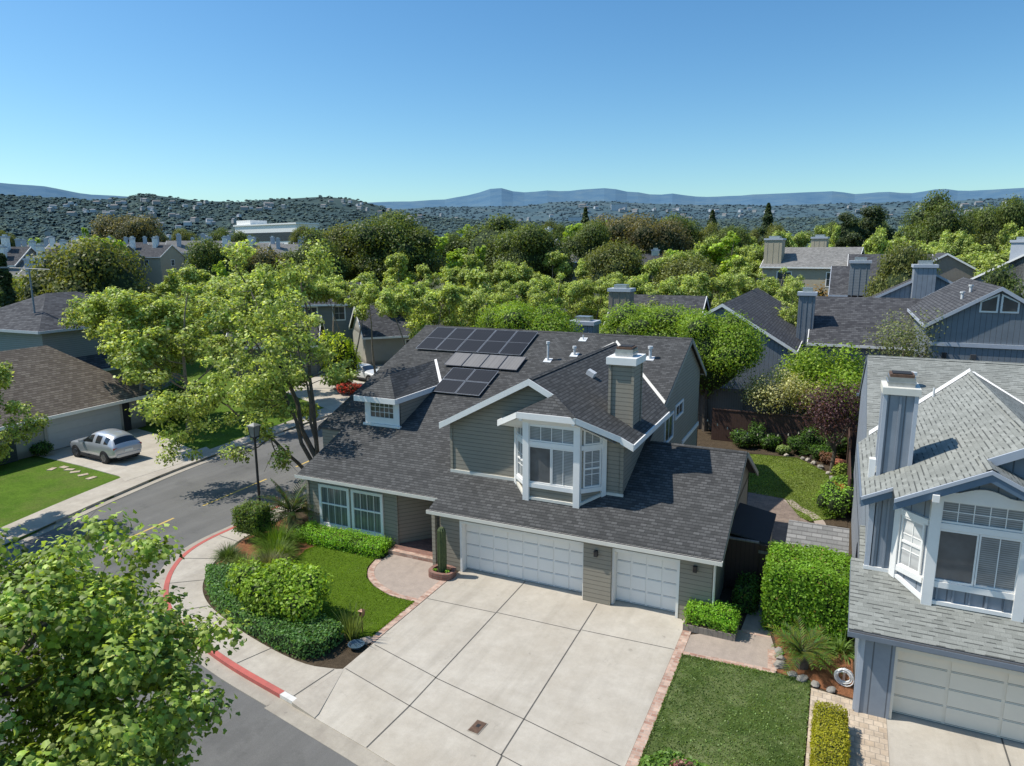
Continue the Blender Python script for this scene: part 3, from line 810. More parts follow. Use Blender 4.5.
# across the street
wl = smooth([(-18.75, -6), (-19.8, -1.9), (-20.4, 1.0), (-20.95, 4.2)], 2)
far_curb = smooth([(-16.9, -14), (-18.4, -6), (-19.45, -1.9), (-20.05, 1.0), (-20.6, 4.2), (-21.0, 9), (-21.4, 20), (-21.8, 60)], 2)
band('gutter', far_curb, 0, -.45, ROADZ+.006, M['gutterc'], .05, ROADZ+.02)
band('kerb', far_curb, .0, .17, .0, M['walk'], .16)
band('pavement', far_curb, .17, 1.75, -.004, M['walk'], .1)
sheet('driveway', [(-21.2, 1.55), (-22.3, 2.0), (-26.0, 2.35), (-30.6, 2.6), (-30.7, 9.4), (-27.5, 8.8), (-22.6, 7.2), (-21.2, 6.6)], .004, M['concrete'], .1)
for i, (x, y) in enumerate(((-26.6, 1.8), (-25.9, 1.65), (-25.2, 1.5), (-24.3, 1.35), (-23.4, 1.2), (-26.9, 1.3))):
    mb = MB(); mb.box(-.24, .24, -.15, .15, -.01, .034); o = mb.build('stepping_stone', M['paver']); o.location = (x, y, -.03); o.rotation_euler = (0, 0, i*.4)
    tag(o, 'flat pale stepping stone set in the lawn beside the silver car', 'stepping stone', 'stepping stones beside the far driveway')
sheet('driveway', [(-21.6, 19.0), (-30, 23), (-36, 36), (-30, 44), (-25, 37), (-23.8, 30), (-21.8, 26)], .004, M['concrete'], .1)
ym = MB()
for (a, b) in (((-14.45, -4.6), (-14.75, -.8)), ((-14.82, .9), (-14.95, 5.2)), ((-15.0, 7.5), (-15.3, 11.5)), ((-15.4, 14), (-15.6, 18)), ((-15.7, 21), (-15.9, 25))):
    d = (Vector(b)-Vector(a)).normalized(); s = Vector((-d.y, d.x))*.06; z = ROADZ+.005
    ym.poly([(a[0]-s.x, a[1]-s.y, z), (b[0]-s.x, b[1]-s.y, z), (b[0]+s.x, b[1]+s.y, z), (a[0]+s.x, a[1]+s.y, z)][::-1])
for f in range(len(ym.f)): pass
tag(ym.build('road_marking', M['yellow']), kind='structure')
# ------------------------------------------------------------------ houses
X, Y, Z = Vector((1, 0, 0)), Vector((0, 1, 0)), Vector((0, 0, 1))
def window(parent, O, U, Nn, w, h, cols=2, rows=3, frame=.09, mid=None, pane='glass', fm='white', tf=None, flip=False, depth=.05, sill=True, mull=None, bar=.022):
    """O: lower left outer corner seen from outside, U: along the wall, Nn: outward"""
    O, U, Nn = Vector(O), Vector(U).normalized(), Vector(Nn).normalized()
    f = MB(tf, flip)
    f.ob(O, U, Z, Nn, 0, w, 0, frame, -.02, depth); f.ob(O, U, Z, Nn, 0, w, h-frame, h, -.02, depth)
    f.ob(O, U, Z, Nn, 0, frame, frame, h-frame, -.02, depth); f.ob(O, U, Z, Nn, w-frame, w, frame, h-frame, -.02, depth)
    if mid: f.ob(O, U, Z, Nn, frame, w-frame, h*mid-.03, h*mid+.03, -.02, depth-.01)
    if mull: f.ob(O, U, Z, Nn, w*mull-.03, w*mull+.03, frame, h-frame, -.02, depth-.012)
    for i in range(1, cols): f.ob(O, U, Z, Nn, frame+(w-2*frame)*i/cols-bar/2, frame+(w-2*frame)*i/cols+bar/2, frame, h-frame, .0, depth-.026)
    for i in range(1, rows): f.ob(O, U, Z, Nn, frame, w-frame, frame+(h-2*frame)*i/rows-bar/2, frame+(h-2*frame)*i/rows+bar/2, .0, depth-.028)
    if sill: f.ob(O, U, Z, Nn, -.04, w+.04, -.05, -.001, -.02, depth+.05)
    fo = f.build('window', M[fm], parent)
    p = MB(tf, flip); p.ob(O, U, Z, Nn, frame-.01, w-frame+.01, frame-.01, h-frame+.01, -.015, .008)
    p.build('pane', M[pane], fo, off=(0, 0, 0) if not parent.get('world') else parent.location)
    return fo

def garage_door(parent, x0, x1, y, h, cols, rows, mat, tf, flip):
    d = MB(tf, flip); d.box(x0, x1, y, y+.05, .02, h, 0)
    w = (x1-x0)/cols; r = (h-.06)/rows
    for i in range(cols):
        for j in range(rows):
            d.box(x0+w*i+.035, x0+w*(i+1)-.035, y-.022, y+.001, .04+r*j+.03, .04+r*(j+1)-.022, 0)
            d.box(x0+w*i+.035, x0+w*(i+1)-.035, y-.003, y+.001, .04+r*j+.008, .04+r*j+.022, 1)
    d.build('garage_door', [M[mat], M['joint']], parent)

MP = .39
def zr(y): return 2.575+MP*y
def vent(parent, x, y, z, tf, flip, h=.45, r=.05, cap=True, skirt=True):
    v = MB(tf, flip)
    if skirt: v.ob((x, y, z), (1, 0, 0), Vector((0, 1, MP)).normalized(), Vector((0, -MP, 1)).normalized(), -.2, .2, -.2, .2, -.02, .025)
    v.tube((x, y, z-.05), (x, y, z+h), r, r, 10)
    if cap: v.tube((x, y, z+h-.02), (x, y, z+h+.1), r*1.7, r*1.7, 10)
    v.build('vent_pipe', M['vent'], parent)

def house(label, st, tf=None, flip=False, loc=(0, 0, 0), ext=True, name='house'):
    h = thing(name, label, 'house', loc); h['world'] = 1
    def B(): return MB(tf, flip)
    roof, sid, trim, gm = M[st['roof']], M[st['siding']], M[st['trim']], M[st['gutter']]
    fas = M[st['fascia']]
    XR = 9.45 if ext else 5.95          # right end of the low front roof
    XW = 9.15 if ext else 5.6
    XL = -9.5; XF = -8.1; XU = 5.75 if ext else 5.6; XC = 6.05 if ext else 5.85
    ys = -1.22
    rz = lambda x: 7.28-.514*(x-2.1) if x >= 2.1 else 7.28-.534*(2.1-x)
    # roofs -------------------------------------------------------
    r = B()
    def rp(x0, x1, y0, y1): r.slab([(x0, y0, zr(y0)), (x1, y0, zr(y0)), (x1, y1, zr(y1)), (x0, y1, zr(y1))], .09)
    rp(XF, 5.75, .15, 3.2); rp(XL, XU, 3.2, 12.85); rp(ys, XR, -.5, .15)
    if ext:
        rp(5.75, XR, .15, 4.79); ze = zr(4.79)
        r.slab([(XR, 9.4, 2.32), (5.55, 9.4, 2.32), (5.55, 4.79, ze), (XR, 4.79, ze)], .09)
    else: rp(5.75, XR, .15, 1.9)
    r.slab([(XU, 17.2, 5.2), (XL, 17.2, 5.2), (XL, 12.85, zr(12.85)), (XU, 12.85, zr(12.85))], .09)
    zl, zrr = rz(-1.7), rz(XC)
    yv = lambda z: (z-2.575)/MP
    fy = 1.25
    r.slab([(2.1, fy, 7.28), (2.1, yv(7.28), 7.28), (-1.7, yv(zl), zl), (-1.7, fy, zl)], .08)
    r.slab([(2.1, fy, 7.28), (XC, fy, zrr), (XC, yv(zrr), zrr), (2.1, yv(7.28), 7.28)], .08)
    if st['bay'] == 'clip':
        K, CL, CR, RT = (3.1, fy, rz(3.1)), (2.0, .45, 6.2), (4.2, .45, 6.2), (5.6, fy, rz(5.6))
        r.slab([K, CR, RT], .08)
        r.slab([K, CL, CR], .08)
        r.slab([(3.1, 1.62, rz(3.1)), (1.0, 1.62, rz(5.2)), (1.0, .95, rz(5.2)), CL, K], .08)
    else:
        AP = 3.2; fb = .32
        r.slab([(AP, fy, rz(AP)), (AP, fb, rz(AP)), (5.15, fb, rz(5.15)), (5.15, fy, rz(5.15))], .08)
        r.slab([(AP, 1.7, rz(AP)), (1.25, 1.7, rz(5.15)), (1.25, fb, rz(5.15)), (AP, fb, rz(AP))], .08)
    # hip and ridge caps
    def cap(p, q, w=.13, t=.03):
        p, q = Vector(p), Vector(q); d = (q-p).normalized(); s = d.cross(Z).normalized()
        for sg in (-1, 1):
            a = s*sg*w; dn = Vector((0, 0, -w*.45)); up = Vector((0, 0, t))
            f = [p+up, q+up, q+a+dn+up, p+a+dn+up]
            if (f[1]-f[0]).cross(f[2]-f[1]).z < 0: f = f[::-1]
            r.poly(f, 0)
    cap((XL, 12.85, zr(12.85)), (XU, 12.85, zr(12.85))); cap((2.1, fy, 7.28), (2.1, yv(7.28), 7.28))
    if ext: cap((5.8, 4.79, ze), (XR, 4.79, ze))
    if st['bay'] == 'clip': cap((3.1, fy, rz(3.1)), (4.2, .45, 6.2))
    else: cap((3.2, .32, rz(3.2)), (3.2, 1.6, rz(3.2)))
    ro = r.build('roof', [roof, M['dkgrey']], h)
    # flashing along the valleys and under the upper walls
    a, b = Vector((2.1, yv(7.28), 7.28)), Vector((XC, yv(zrr), zrr)); b2 = Vector((-1.7, yv(zl), zl))
    def flash(fn):
        f = B(); fn(f); f.build('flashing', M[st['flash']], ro, off=loc)
    flash(lambda f: f.poly([(x, y, zr(y)+.02) for x, y in ((a.x, a.y+.01), (b.x-.32, b.y+(.32*(a.y-b.y)/(b.x-a.x))+.01), (b.x-.32, b.y+(.32*(a.y-b.y)/(b.x-a.x))+.24), (a.x, a.y+.24))][::-1]))
    flash(lambda f: f.poly([a+Vector((0, 0, .02)), a+Vector((-.12, 0, .02)), b2+Vector((.12, 0, .06)), b2+Vector((.24, -.05, .12))]))
    flash(lambda f: f.ob((-1.45, 1.6, zr(1.6)), X, Z, -Y, 0, 2.9, -.02, .10, 0, .05))
    flash(lambda f: f.ob((4.95, 1.6, zr(1.6)), X, Z, -Y, 0, .7, -.02, .08, 0, .05))
    BL = [(1.45, 1.6), (2.2, .8), (4.2, .8), (4.95, 1.6)]
    for p, q in zip(BL, BL[1:]):
        p3, q3 = Vector((p[0], p[1], zr(p[1]))), Vector((q[0], q[1], zr(q[1]))); d = (q3-p3); n = Vector((d.y, -d.x, 0)).normalized()
        g0 = [p3+n*.09, q3+n*.09, q3+n*.09+Vector((0, 0, .1)), p3+n*.09+Vector((0, 0, .1))]
        flash(lambda f: f.prism(g0, -n*.1))
    if not ext: flash(lambda f: f.box(5.52, 5.68, 2.75, 3.0, 5.3, 6.0))
    # fascia and rake boards -----------------------------------------
    class Fascia:      # every board is a piece of its own
        def board(s_, p0, p1, h_=.2, out=(0, -1, 0), t=.04, m=0, drop=0.0):
            k = B(); k.board(p0, p1, h_, out, t, 0, drop); k.build('fascia', (fas, M[st['fascia2']], M[st['rake']])[m], ro, off=loc)
    fb_ = Fascia(); sof = B()
    fb_.board((-1.72, fy, zl), (2.1, fy, 7.28), .24, -Y, .05, 0, .0)
    if st['bay'] == 'clip':
        fb_.board((2.1, fy, 7.28), (3.08, fy, rz(3.08)), .24, -Y, .05)
        fb_.board(CL, CR, .22, -Y, .05); fb_.board(CR, RT, .22, Vector((.55, -.8, 0)), .05)
        fb_.board(RT, (6.07, fy, zrr), .24, -Y, .05); fb_.board((1.0, .95, rz(5.2)), CL, .22, Vector((-.5, -.86, 0)), .05); fb_.board((1.0, 1.6, rz(5.2)), (1.0, .95, rz(5.2)), .2, -X, .05)
        sof.poly([(CL[0]+.05, CL[1]+.05, 5.98), (1.05, 1.0, 5.5), (1.05, 1.6, 5.5), (5.4, 1.6, 5.2), (RT[0]-.2, RT[1]+.05, 5.2), (CR[0]-.05, CR[1]+.05, 5.95)], 0)
        sof.build('soffit', fas, ro, off=loc)
        for px in (2.12, 4.12):
            k = B(); k.box(px-.05, px+.06, .43, .8, 5.9, 6.02, 0); k.build('rafter_tail', M['white'], ro, off=loc)
    else:
        for (p, q) in (((1.22, .3, rz(5.15)), (3.2, .3, rz(3.2))), ((3.2, .3, rz(3.2)), (5.17, .3, rz(5.15)))):
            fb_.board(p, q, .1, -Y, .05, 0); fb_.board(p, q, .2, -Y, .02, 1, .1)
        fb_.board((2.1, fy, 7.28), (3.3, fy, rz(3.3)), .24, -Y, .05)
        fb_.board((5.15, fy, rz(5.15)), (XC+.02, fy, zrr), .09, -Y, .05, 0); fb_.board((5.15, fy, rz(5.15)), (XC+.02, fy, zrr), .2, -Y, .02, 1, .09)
        for px in (2.12, 4.28):
            k = B(); k.box(px-.07, px+.08, .2, .8, 5.78, 5.96, 0); k.build('rafter_tail', M['white'], ro, off=loc)
    fb_.board((XC, fy, zrr), (XC, yv(zrr)-.1, zrr), .2, X, .05, 0 if ext else 2, 0 if ext else .03); fb_.board((-1.7, yv(zl)-.1, zl), (-1.7, fy, zl), .2, -X, .05)
    fb_.board((XU, 12.85, zr(12.85)), (XU, 17.22, 5.19), .22, X, .05, 2); fb_.board((XU, 7.0, zr(7.0)), (XU, 12.85, zr(12.85)), .2, X, .01, 2, .05)
    fb_.board((XL, 3.2, zr(3.2)), (XL, 12.85, zr(12.85)), .2, -X, .01, 2, .05); fb_.board((XL, 12.85, zr(12.85)), (XL, 17.22, 5.19), .2, -X, .03, 2, .05)
    fb_.board((XF, .13, zr(.15)), (XF, 3.2, zr(3.2)), .2, -X, .01, 2, .05)
    if ext:
        fb_.board((XR, -.5, zr(-.5)), (XR, 4.79, ze), .2, X, .01, 2, .05); fb_.board((XR, 4.79, ze), (XR, 9.42, 2.31), .2, X, .05, 2)
    else: fb_.board((XR, -.5, zr(-.5)), (XR, 1.9, zr(1.9)), .2, X, .01, 2, .05)
    for (x0, x1, y) in ((XF-.05, ys+.05, .15), (ys-.05, XR+.02, -.5)):
        gt = B(); z = zr(y); gt.ob((0, y, z), X, Y, Z, x0, x1, -.13, -.001, -.16, -.03); gt.ob((0, y, z), X, Y, Z, x0+.02, x1-.02, -.11, -.03, -.03, -.022, 1)
        gt.build('gutter', [gm, M['dkgrey']], h)
    gt = B(); gt.ob((0, 17.2, 5.2), X, Y, Z, XL, 5.75, 0.001, .12, -.15, -.03); gt.build('gutter', [gm, M['dkgrey']], h)
    # walls -----------------------------------------------------------
    w = B(); T = .12
    wt = lambda y: zr(y)-.1
    yp = -.3
    # garage front with door openings
    w.box(-.85, 0, yp, yp+.2, 0, wt(yp)-.02)
    segs = ((0.0, 4.88), (5.86, 8.1)) if ext else ((0.0, 4.85),)
    dh = 2.02
    if ext:
        w.box(4.88, 5.86, yp-.14, .3, 0, wt(yp)-.02); w.box(8.1, XW, yp, yp+.2, 0, wt(yp)-.02)
    else: w.box(4.85, XW, yp-.05, yp+.2, 0, wt(yp)-.02)
    for s0, s1 in segs: w.box(s0, s1, yp, yp+.2, dh, wt(yp)-.03)
    # wing
    w.box(-7.95, -3.4, .55, .7, 0, wt(.55)-.02); w.box(-7.95, -7.8, .7, 3.2, 0, wt(.7))
    if st.get('porch', True):
        a, b = Vector((-3.4, .55, 0)), Vector((-2.1, 2.0, 0)); d = (b-a).normalized(); n = Vector((d.y, -d.x, 0))
        w.ob(a, d, Z, n, 0, (b-a).length, 0, 2.72, -.12, 0)
        w.box(-2.1, -.85, 2.2, 2.35, 0, 3.2); w.box(-1.0, -.85, yp+.2, 2.2, 0, 2.4)
    w.box(-9.3, -9.15, 3.4, 16.4, 0, 3.6); w.poly([(-9.3, 3.4, 3.6), (-9.3, 16.4, 3.6), (-9.3, 16.4, 5.45), (-9.3, 12.85, 7.45), (-9.3, 3.4, wt(3.4))][::-1])
    w.box(-9.3, 5.6, 16.25, 16.4, 0, 5.5)
    w.box(-9.3, -7.95, 3.25, 3.4, 0, wt(3.25))
    # right end wall
    if ext:
        w.box(XW-.15, XW, yp+.2, 8.9, 0, 2.3)
        w.poly([(XW, yp, 2.2), (XW, 8.9, 2.2), (XW, 8.9, 2.42), (XW, 4.79, ze-.1), (XW, yp, wt(yp))])
        w.box(5.6, XW, 8.75, 8.9, 0, 2.4)
        w.prism([(5.6, 1.6, 2.9), (5.6, 16.4, .0), (5.6, 16.4, 5.5), (5.6, 12.85, 7.46), (5.6, yv(zrr)-.05, zrr-.1), (5.6, 1.6, zrr+.1)], (-.12, 0, 0))
    else:
        w.box(5.45, 5.6, yp+.2, 16.4, 0, 2.3); w.prism([(5.6, yp, 2.2), (5.6, 16.4, 2.2), (5.6, 16.4, 5.5), (5.6, 12.85, 7.46), (5.6, yv(zrr)-.05, zrr-.1), (5.6, 1.6, zrr+.1), (5.6, 1.6, wt(1.6)), (5.6, yp, wt(yp))], (-.12, 0, 0))
    # cross gable wall and its cheek
    w.prism([(-1.4, 1.6, 3.0), (5.6, 1.6, 3.0), (5.6, 1.6, rz(5.6)-.09), (2.1, 1.6, 7.17), (-1.4, 1.6, rz(-1.4)-.09)], (0, .12, 0))
    w.poly([(-1.4, 6.8, wt(6.8)), (-1.4, 1.6, wt(1.6)), (-1.4, 1.6, rz(-1.4)-.08), (-1.4, 6.8, rz(-1.4)-.08)])
    # bay
    bt = 6.1 if st['bay'] == 'clip' else 5.9
    for i, (p, q) in enumerate(zip(BL, BL[1:])):
        p3, q3 = Vector((p[0], p[1], 0)), Vector((q[0], q[1], 0)); d = (q3-p3); n = Vector((d.y, -d.x, 0)).normalized()
        zt = bt if i == 1 else 5.75
        w.prism([p3+Z*(zr(1.6)-.6), q3+Z*(zr(1.6)-.6), q3+Z*zt, p3+Z*zt], -n*.1)
    if st['bay'] != 'clip':
        w.prism([(1.4, .8, rz(5.0)-.1), (5.0, .8, rz(5.0)-.1), (3.2, .8, rz(3.2)-.1)], (0, .1, 0))
    w.build('wall', sid, h)
    # corner boards
    cbm = sid if ext else M['ltblue']
    cb = B(); cb.box(5.5, 5.63, 1.57, 1.66, zr(1.6), rz(5.6)-.1); cb.build('corner_board', cbm, h)
    cb = B(); cb.box(-1.44, -1.34, 1.565, 1.66, zr(1.6)+.08, rz(-1.4)-.1); cb.build('corner_board', cbm, h)
    if not ext:
        cb = B(); cb.box(5.54, 5.64, yp-.08, yp+.02, 0, wt(yp)-.05); cb.build('corner_board', cbm, h)
    # posts and rails framing the bay
    bp = B()
    pw = .2
    def post(x, y, z0, z1, w_=pw): bp.box(x-w_/2, x+w_/2, y-w_/2, y+w_/2, z0, z1, 0)
    def opost(x, y, ang, z0, z1, a=.16):
        c, s_ = math.cos(ang), math.sin(ang); bp.ob((x, y, 0), (c, s_, 0), (-s_, c, 0), Z, -a/2, a/2, -a/2, a/2, z0, z1, 0)
    post(2.2+.02, .8, zr(.8)-.05, bt-.02, .24); post(4.2-.02, .8, zr(.8)-.05, bt-.02, .24)
    opost(1.5, 1.52, R(-47), zr(1.5)-.05, 5.6, .18); opost(4.9, 1.52, R(47), zr(1.5)-.05, 5.6, .18)
    S = math.sqrt(.75**2+.8**2)
    dl = Vector((.75, -.8, 0)).normalized(); dr = Vector((.75, .8, 0)).normalized(); nl = Vector((-.8, -.75, 0)).normalized(); nrn = Vector((.8, -.75, 0)).normalized()
    sets = [((2.2, .8, 0), X, -Y, 2.0), ((1.45, 1.6, 0), dl, nl, S), ((4.2, .8, 0), dr, nrn, S)]
    zb, zm, zt2 = 3.5, 5.02, 5.72
    for O, U, Nn, L in sets:
        bp.ob(O, U, Z, Nn, .1, L-.1, zb-.14, zb+.02, 0, .09); bp.ob(O, U, Z, Nn, .1, L-.1, zm-.08, zm+.08, 0, .08)
        bp.ob(O, U, Z, Nn, .1, L-.1, zt2-.02, min(bt, zt2+.3) if L > 1.5 else 5.74, 0, .07)
    if st['bay'] == 'clip':      # white infill that follows the slope above the side lights
        for pts_ in ([(2.12, 5.74), (1.53, 5.74), (1.53, 5.76), (2.12, 6.04)], [(4.28, 5.74), (4.87, 5.74), (4.87, 5.76), (4.28, 6.04)]):
            f_ = [(x, .8+(abs(x-3.2)-1.0)*1.067, z) for x, z in pts_]; nn_ = Vector((-.8 if f_[0][0] < 3 else .8, -.75, 0)).normalized()
            f_ = [Vector(q)+nn_*.07 for q in f_]
            if (f_[1]-f_[0]).cross(f_[2]-f_[1]).dot(nn_) < 0: f_ = f_[::-1]
            bp.prism(f_, -nn_*.06)
    if st['bay'] != 'clip':      # arched head over the main window
        n = 14; pts = []
        for i in range(n+1):
            t = i/n; pts.append((2.3+1.8*t, .712, 5.92+.17*math.sin(math.pi*min(1, max(0, (t-.18)/.64)))**1.2))
        poly = [(2.3, .712, 5.7)]+[(4.1, .712, 5.7)]+pts[::-1]
        bp.prism(poly, (0, .06, 0))
    bp.build('bay_frame', trim, h)
    pn, pn2 = st['pane'], st['pane2']
    sill = False
    # bay windows: fixed light above, slider below
    window(h, (2.31, .79, zm+.09), X, -Y, 1.78, zt2-zm-.1, st['cols'], st['toprows'], .05, None, pn, st['wtrim'], tf, flip, sill=False)
    window(h, (2.31, .79, zb+.03), X, -Y, .9, zm-zb-.12, 1 if ext else 2, 1, .05, None, st['paneL'], st['wtrim'], tf, flip, sill=False)
    window(h, (3.2, .79, zb+.03), X, -Y, .89, zm-zb-.12, 2 if ext else 1, st['lowrows'], .05, None, st['paneR'], st['wtrim'], tf, flip, sill=False)
    for O, U, Nn, L in sets[1:]:
        O = Vector(O)+Vector(Nn)*.01
        window(h, O+U*.2+Z*(zb+.03), U, Nn, L-.4, zm-zb-.12, 2, 3, .05, .5, pn2, st['wtrim'], tf, flip, sill=False)
        if st['bay'] == 'clip': window(h, O+U*.2+Z*(zm+.09), U, Nn, L-.4, .6, 2, 1, .05, None, pn, st['wtrim'], tf, flip, sill=False)
    if not ext:       # raised panels under the blue bay
        for i in range(5):
            b_ = B(); b_.ob((2.2, .8, 0), X, Z, -Y, .3+i*.36, .345+i*.36, zr(.8)+.05, zb-.15, 0, .05); b_.build('batten', sid, h)
        for i in range(2):
            b_ = B(); b_.ob((5.0, 1.6, 0), X, Z, -Y, .15+i*.27, .2+i*.27, zr(1.6)+.05, 5.5, 0, .04); b_.build('batten', sid, h)
    # chimney -----------------------------------------------------------
    c = B(); cx0, cx1, cy0, cy1 = (4.72, 5.58, 2.72, 3.85) if ext else (4.68, 5.44, 2.72, 3.7); ct = 7.8 if ext else 7.95; cd = .13 if ext else .09
    c.box(cx0, cx1, cy0, cy1, 5.2, ct)
    for x in (cx0, cx1): 
        for y in (cy0, cy1): c.box(x-.05, x+.05, y-.05, y+.05, 5.2, ct-.02, 1)
    if not ext:
        for i in (1,): c.box(cx0+(cx1-cx0)*.5-.03, cx0+(cx1-cx0)*.5+.03, cy0-.04, cy0, 5.2, ct-.05, 0)
    co = c.build('chimney', [sid, M[st['chcorner']]], h)
    c = B(); c.box(cx0-cd, cx1+cd, cy0-cd, cy1+cd, ct-.02, ct+(.24 if ext else .17)); c.build('chimney_cap', M[st['chcap']], co, off=loc)
    c = B(); mx, my = (cx0+cx1)/2, (cy0+cy1)/2
    cz = ct+(.24 if ext else .17)
    c.box(mx-.33, mx+.33, my-.33, my+.33, cz, cz+.26, 0); c.box(mx-.36, mx+.36, my-.36, my+.36, cz+.10, cz+.13, 0); c.box(mx-.30, mx+.30, my-.30, my+.30, cz+.26, cz+.34, 1); c.box(mx-.24, mx+.24, my-.24, my+.24, cz+.34, cz+.37, 2)
    c.build('chimney_cowl', [M['steel'], M['rust'], M['dark']], co, off=loc)
    # doors, windows
    for i, (s0, s1) in enumerate(segs):
        cols = (8, 4)[i] if ext else 4
        garage_door(h, s0+.06, s1-.06, .02, dh-.01, cols, 4, st['door'], tf, flip)
        t_ = B(); t_.box(s0-.02, s0+.07, yp-.012, .07, 0, dh+.02); t_.box(s1-.07, s1+.02, yp-.012, .07, 0, dh+.02); t_.box(s0+.07, s1-.07, yp-.012, .07, dh-.08, dh+.02)
        t_.build('door_frame', M[st['door']], h)
    return h, tf, flip

main_st = dict(roof='roof_dark', siding='olive', trim='white', fascia='white', fascia2='white', gutter='cream', flash='cream', rake='rake', bay='clip', pane='blinds', pane2='blinds', pane3='blinds', paneL='dimglass', paneR='blinds', wtrim='white', cols=4, toprows=1, lowrows=1, chcorner='olive', chcap='white', door='door_white')
H1, tf, fl = house('large sage green two storey house with charcoal roof, solar panels and white bay window', main_st)
E = None
# things only the main house has
for (x0, z0) in ((-7.32, .36), (-5.63, .36)):
    window(H1, (x0, .55, z0), X, -Y, 1.58, 1.82, 4, 1, .12, .54, 'curtain', 'white', depth=.06, bar=.014)
for q in (-3.46, -7.98):
    tr = MB(); tr.box(q, q+.12, .5, .56, 0, 2.55); tr.build('corner_board', M['olive'], H1)
d = MB(); d.box(-1.98, -1.1, 2.13, 2.2, .16, 2.2); d.build('front_door', plain('dark_door', (.03, .028, .026), .4), H1)
window(H1, (-1.85, 2.13, 2.3), X, -Y, .7, .5, 1, 1, .06, None, 'glass', 'white', sill=False)
ps = MB(); ps.box(-1.2, -1.06, -.36, -.22, 0, 2.3); ps.build('porch_post', M['olive'], H1)
ds = MB(); ds.tube((9.22, -.34, 2.1), (9.22, -.34, .05), .04, .04, 8); ds.build('downspout', M['cream'], H1)
st_ = MB(); st_.box(-3.45, -.98, .1, 2.2, 0, .15); st_.build('porch_floor', M['brickdk'], H1)
st_ = MB(); st_.box(-3.42, -1.0, -.12, .1, .0, .155); st_.build('porch_step', M['brick'], H1)
lamp = MB(); lamp.box(8.55, 8.67, -.42, -.3, 1.75, 1.95); lamp.build('wall_lamp', M['black'], H1)
lamp = MB(); lamp.box(5.28, 5.4, -.56, -.44, 1.72, 1.92); lamp.build('wall_lamp', M['black'], H1)
# upper side window
window(H1, (5.6, 8.05, 3.35), Y, X, 1.75, 1.25, 2, 1, .1, None, 'glass', 'white', sill=False)
window(H1, (5.6, 10.2, 4.05), Y, X, 1.75, .7, 2, 1, .1, None, 'glass', 'white', sill=False)
bb = MB(); bb.ob((5.6, 12.1, 2.4), Y, Z, X, 0, 4.25, 0, .2, 0, .05); bb.build('belly_band', M['white'], H1)
for (x, y, hh, rr) in ((-.72, 10.05, .85, .055), (.43, 10.7, .35, .06), (4.2, 10.8, .5, .07)): vent(H1, x, y, zr(y), None, False, hh, rr)
vent(H1, .35, 12.2, zr(12.2), None, False, .25, .03, False)
rz_main = lambda x: 7.28-.514*(x-2.1)
bxv = MB(); bxv.ob((3.05, 5.4, rz_main(3.05)), Vector((1, 0, -.514)).normalized(), Y, Vector((.514, 0, 1)).normalized(), -.17, .17, -.17, .17, -.03, .2); bxv.build('roof_vent', M['vent'], H1)
# dormer
dm = MB(); dx0, dx1, dy = -7.2, -5.38, 3.85
dm.prism([(dx0, dy, zr(dy)-.05), (dx1, dy, zr(dy)-.05), (dx1, dy, 5.4), (dx0, dy, 5.4)], (0, .1, 0))
for x, s in ((dx1, 1), (dx0, -1)):
    p = [(x, dy, zr(dy)-.05), (x, 7.15, zr(7.15)), (x, 7.15, 5.4), (x, dy, 5.4)]
    dm.poly(p if s > 0 else p[::-1])
do = MB(); ze_ = 5.42; zrd = 6.22; xm = (dx0+dx1)/2-.2; e0, e1, ef = dx0-.32, dx1+.06, dy-.38; xb = -6.85
yb_e = (ze_-2.575)/MP; yb_r = (zrd-2.575)/MP
hp = (xm, ef+1.35, zrd)
do.slab([(e0, ef, ze_), (e1, ef, ze_), hp], .08); do.slab([(e1, ef, ze_), (e1, yb_e, ze_), (xb, yb_r, zrd), hp], .08); do.slab([hp, (xb, yb_r, zrd), (e0, yb_e, ze_), (e0, ef, ze_)], .08)
dw = dm.build('dormer', M['olive'], H1)
do.build('dormer_roof', [M['roof_dark'], M['dkgrey']], dw, off=(0, 0, 0))
df = MB(); df.board((e0-.02, ef, ze_), (e1+.02, ef, ze_), .24, -Y, .05); df.board((e1, ef, ze_), (e1, yb_e, ze_), .24, X, .05); df.board((e0, yb_e, ze_), (e0, ef, ze_), .24, -X, .05)
df.poly([(e0, ef, ze_-.2), (e0, dy+.1, ze_-.2), (e1, dy+.1, ze_-.2), (e1, ef, ze_-.2)])
df.poly([(dx1, dy, ze_-.2), (dx1, 7.2, ze_-.2), (e1, 7.2, ze_-.2), (e1, dy, ze_-.2)])
df.box(dx0-.02, dx0+.22, dy-.05, dy, zr(dy)+.05, 5.2); df.box(dx1-.22, dx1+.02, dy-.05, dy, zr(dy)+.05, 5.2); df.box(dx0+.22, dx1-.22, dy-.045, dy, zr(dy)+.05, 4.36); df.box(dx0-.1, dx1+.1, dy-.14, dy, zr(dy)-.06, zr(dy)+.04)
a_, b_ = Vector((xm, yb_r, zrd+.03)), Vector((e1, yb_e, ze_+.03))
vq = [(xb, yb_r+.02), (xb+.09, yb_r+.10), (e1+.11, yb_e+.08), (e1, yb_e)]; df.poly([(x, y, zr(y)+.025) for x, y in vq][::-1])
df.build('dormer_trim', M['white'], dw, off=(0, 0, 0))
window(H1, (dx0+.22, dy-.005, 4.36), X, -Y, dx1-dx0-.44, .86, 5, 3, .07, None, 'glass', 'white', sill=False)
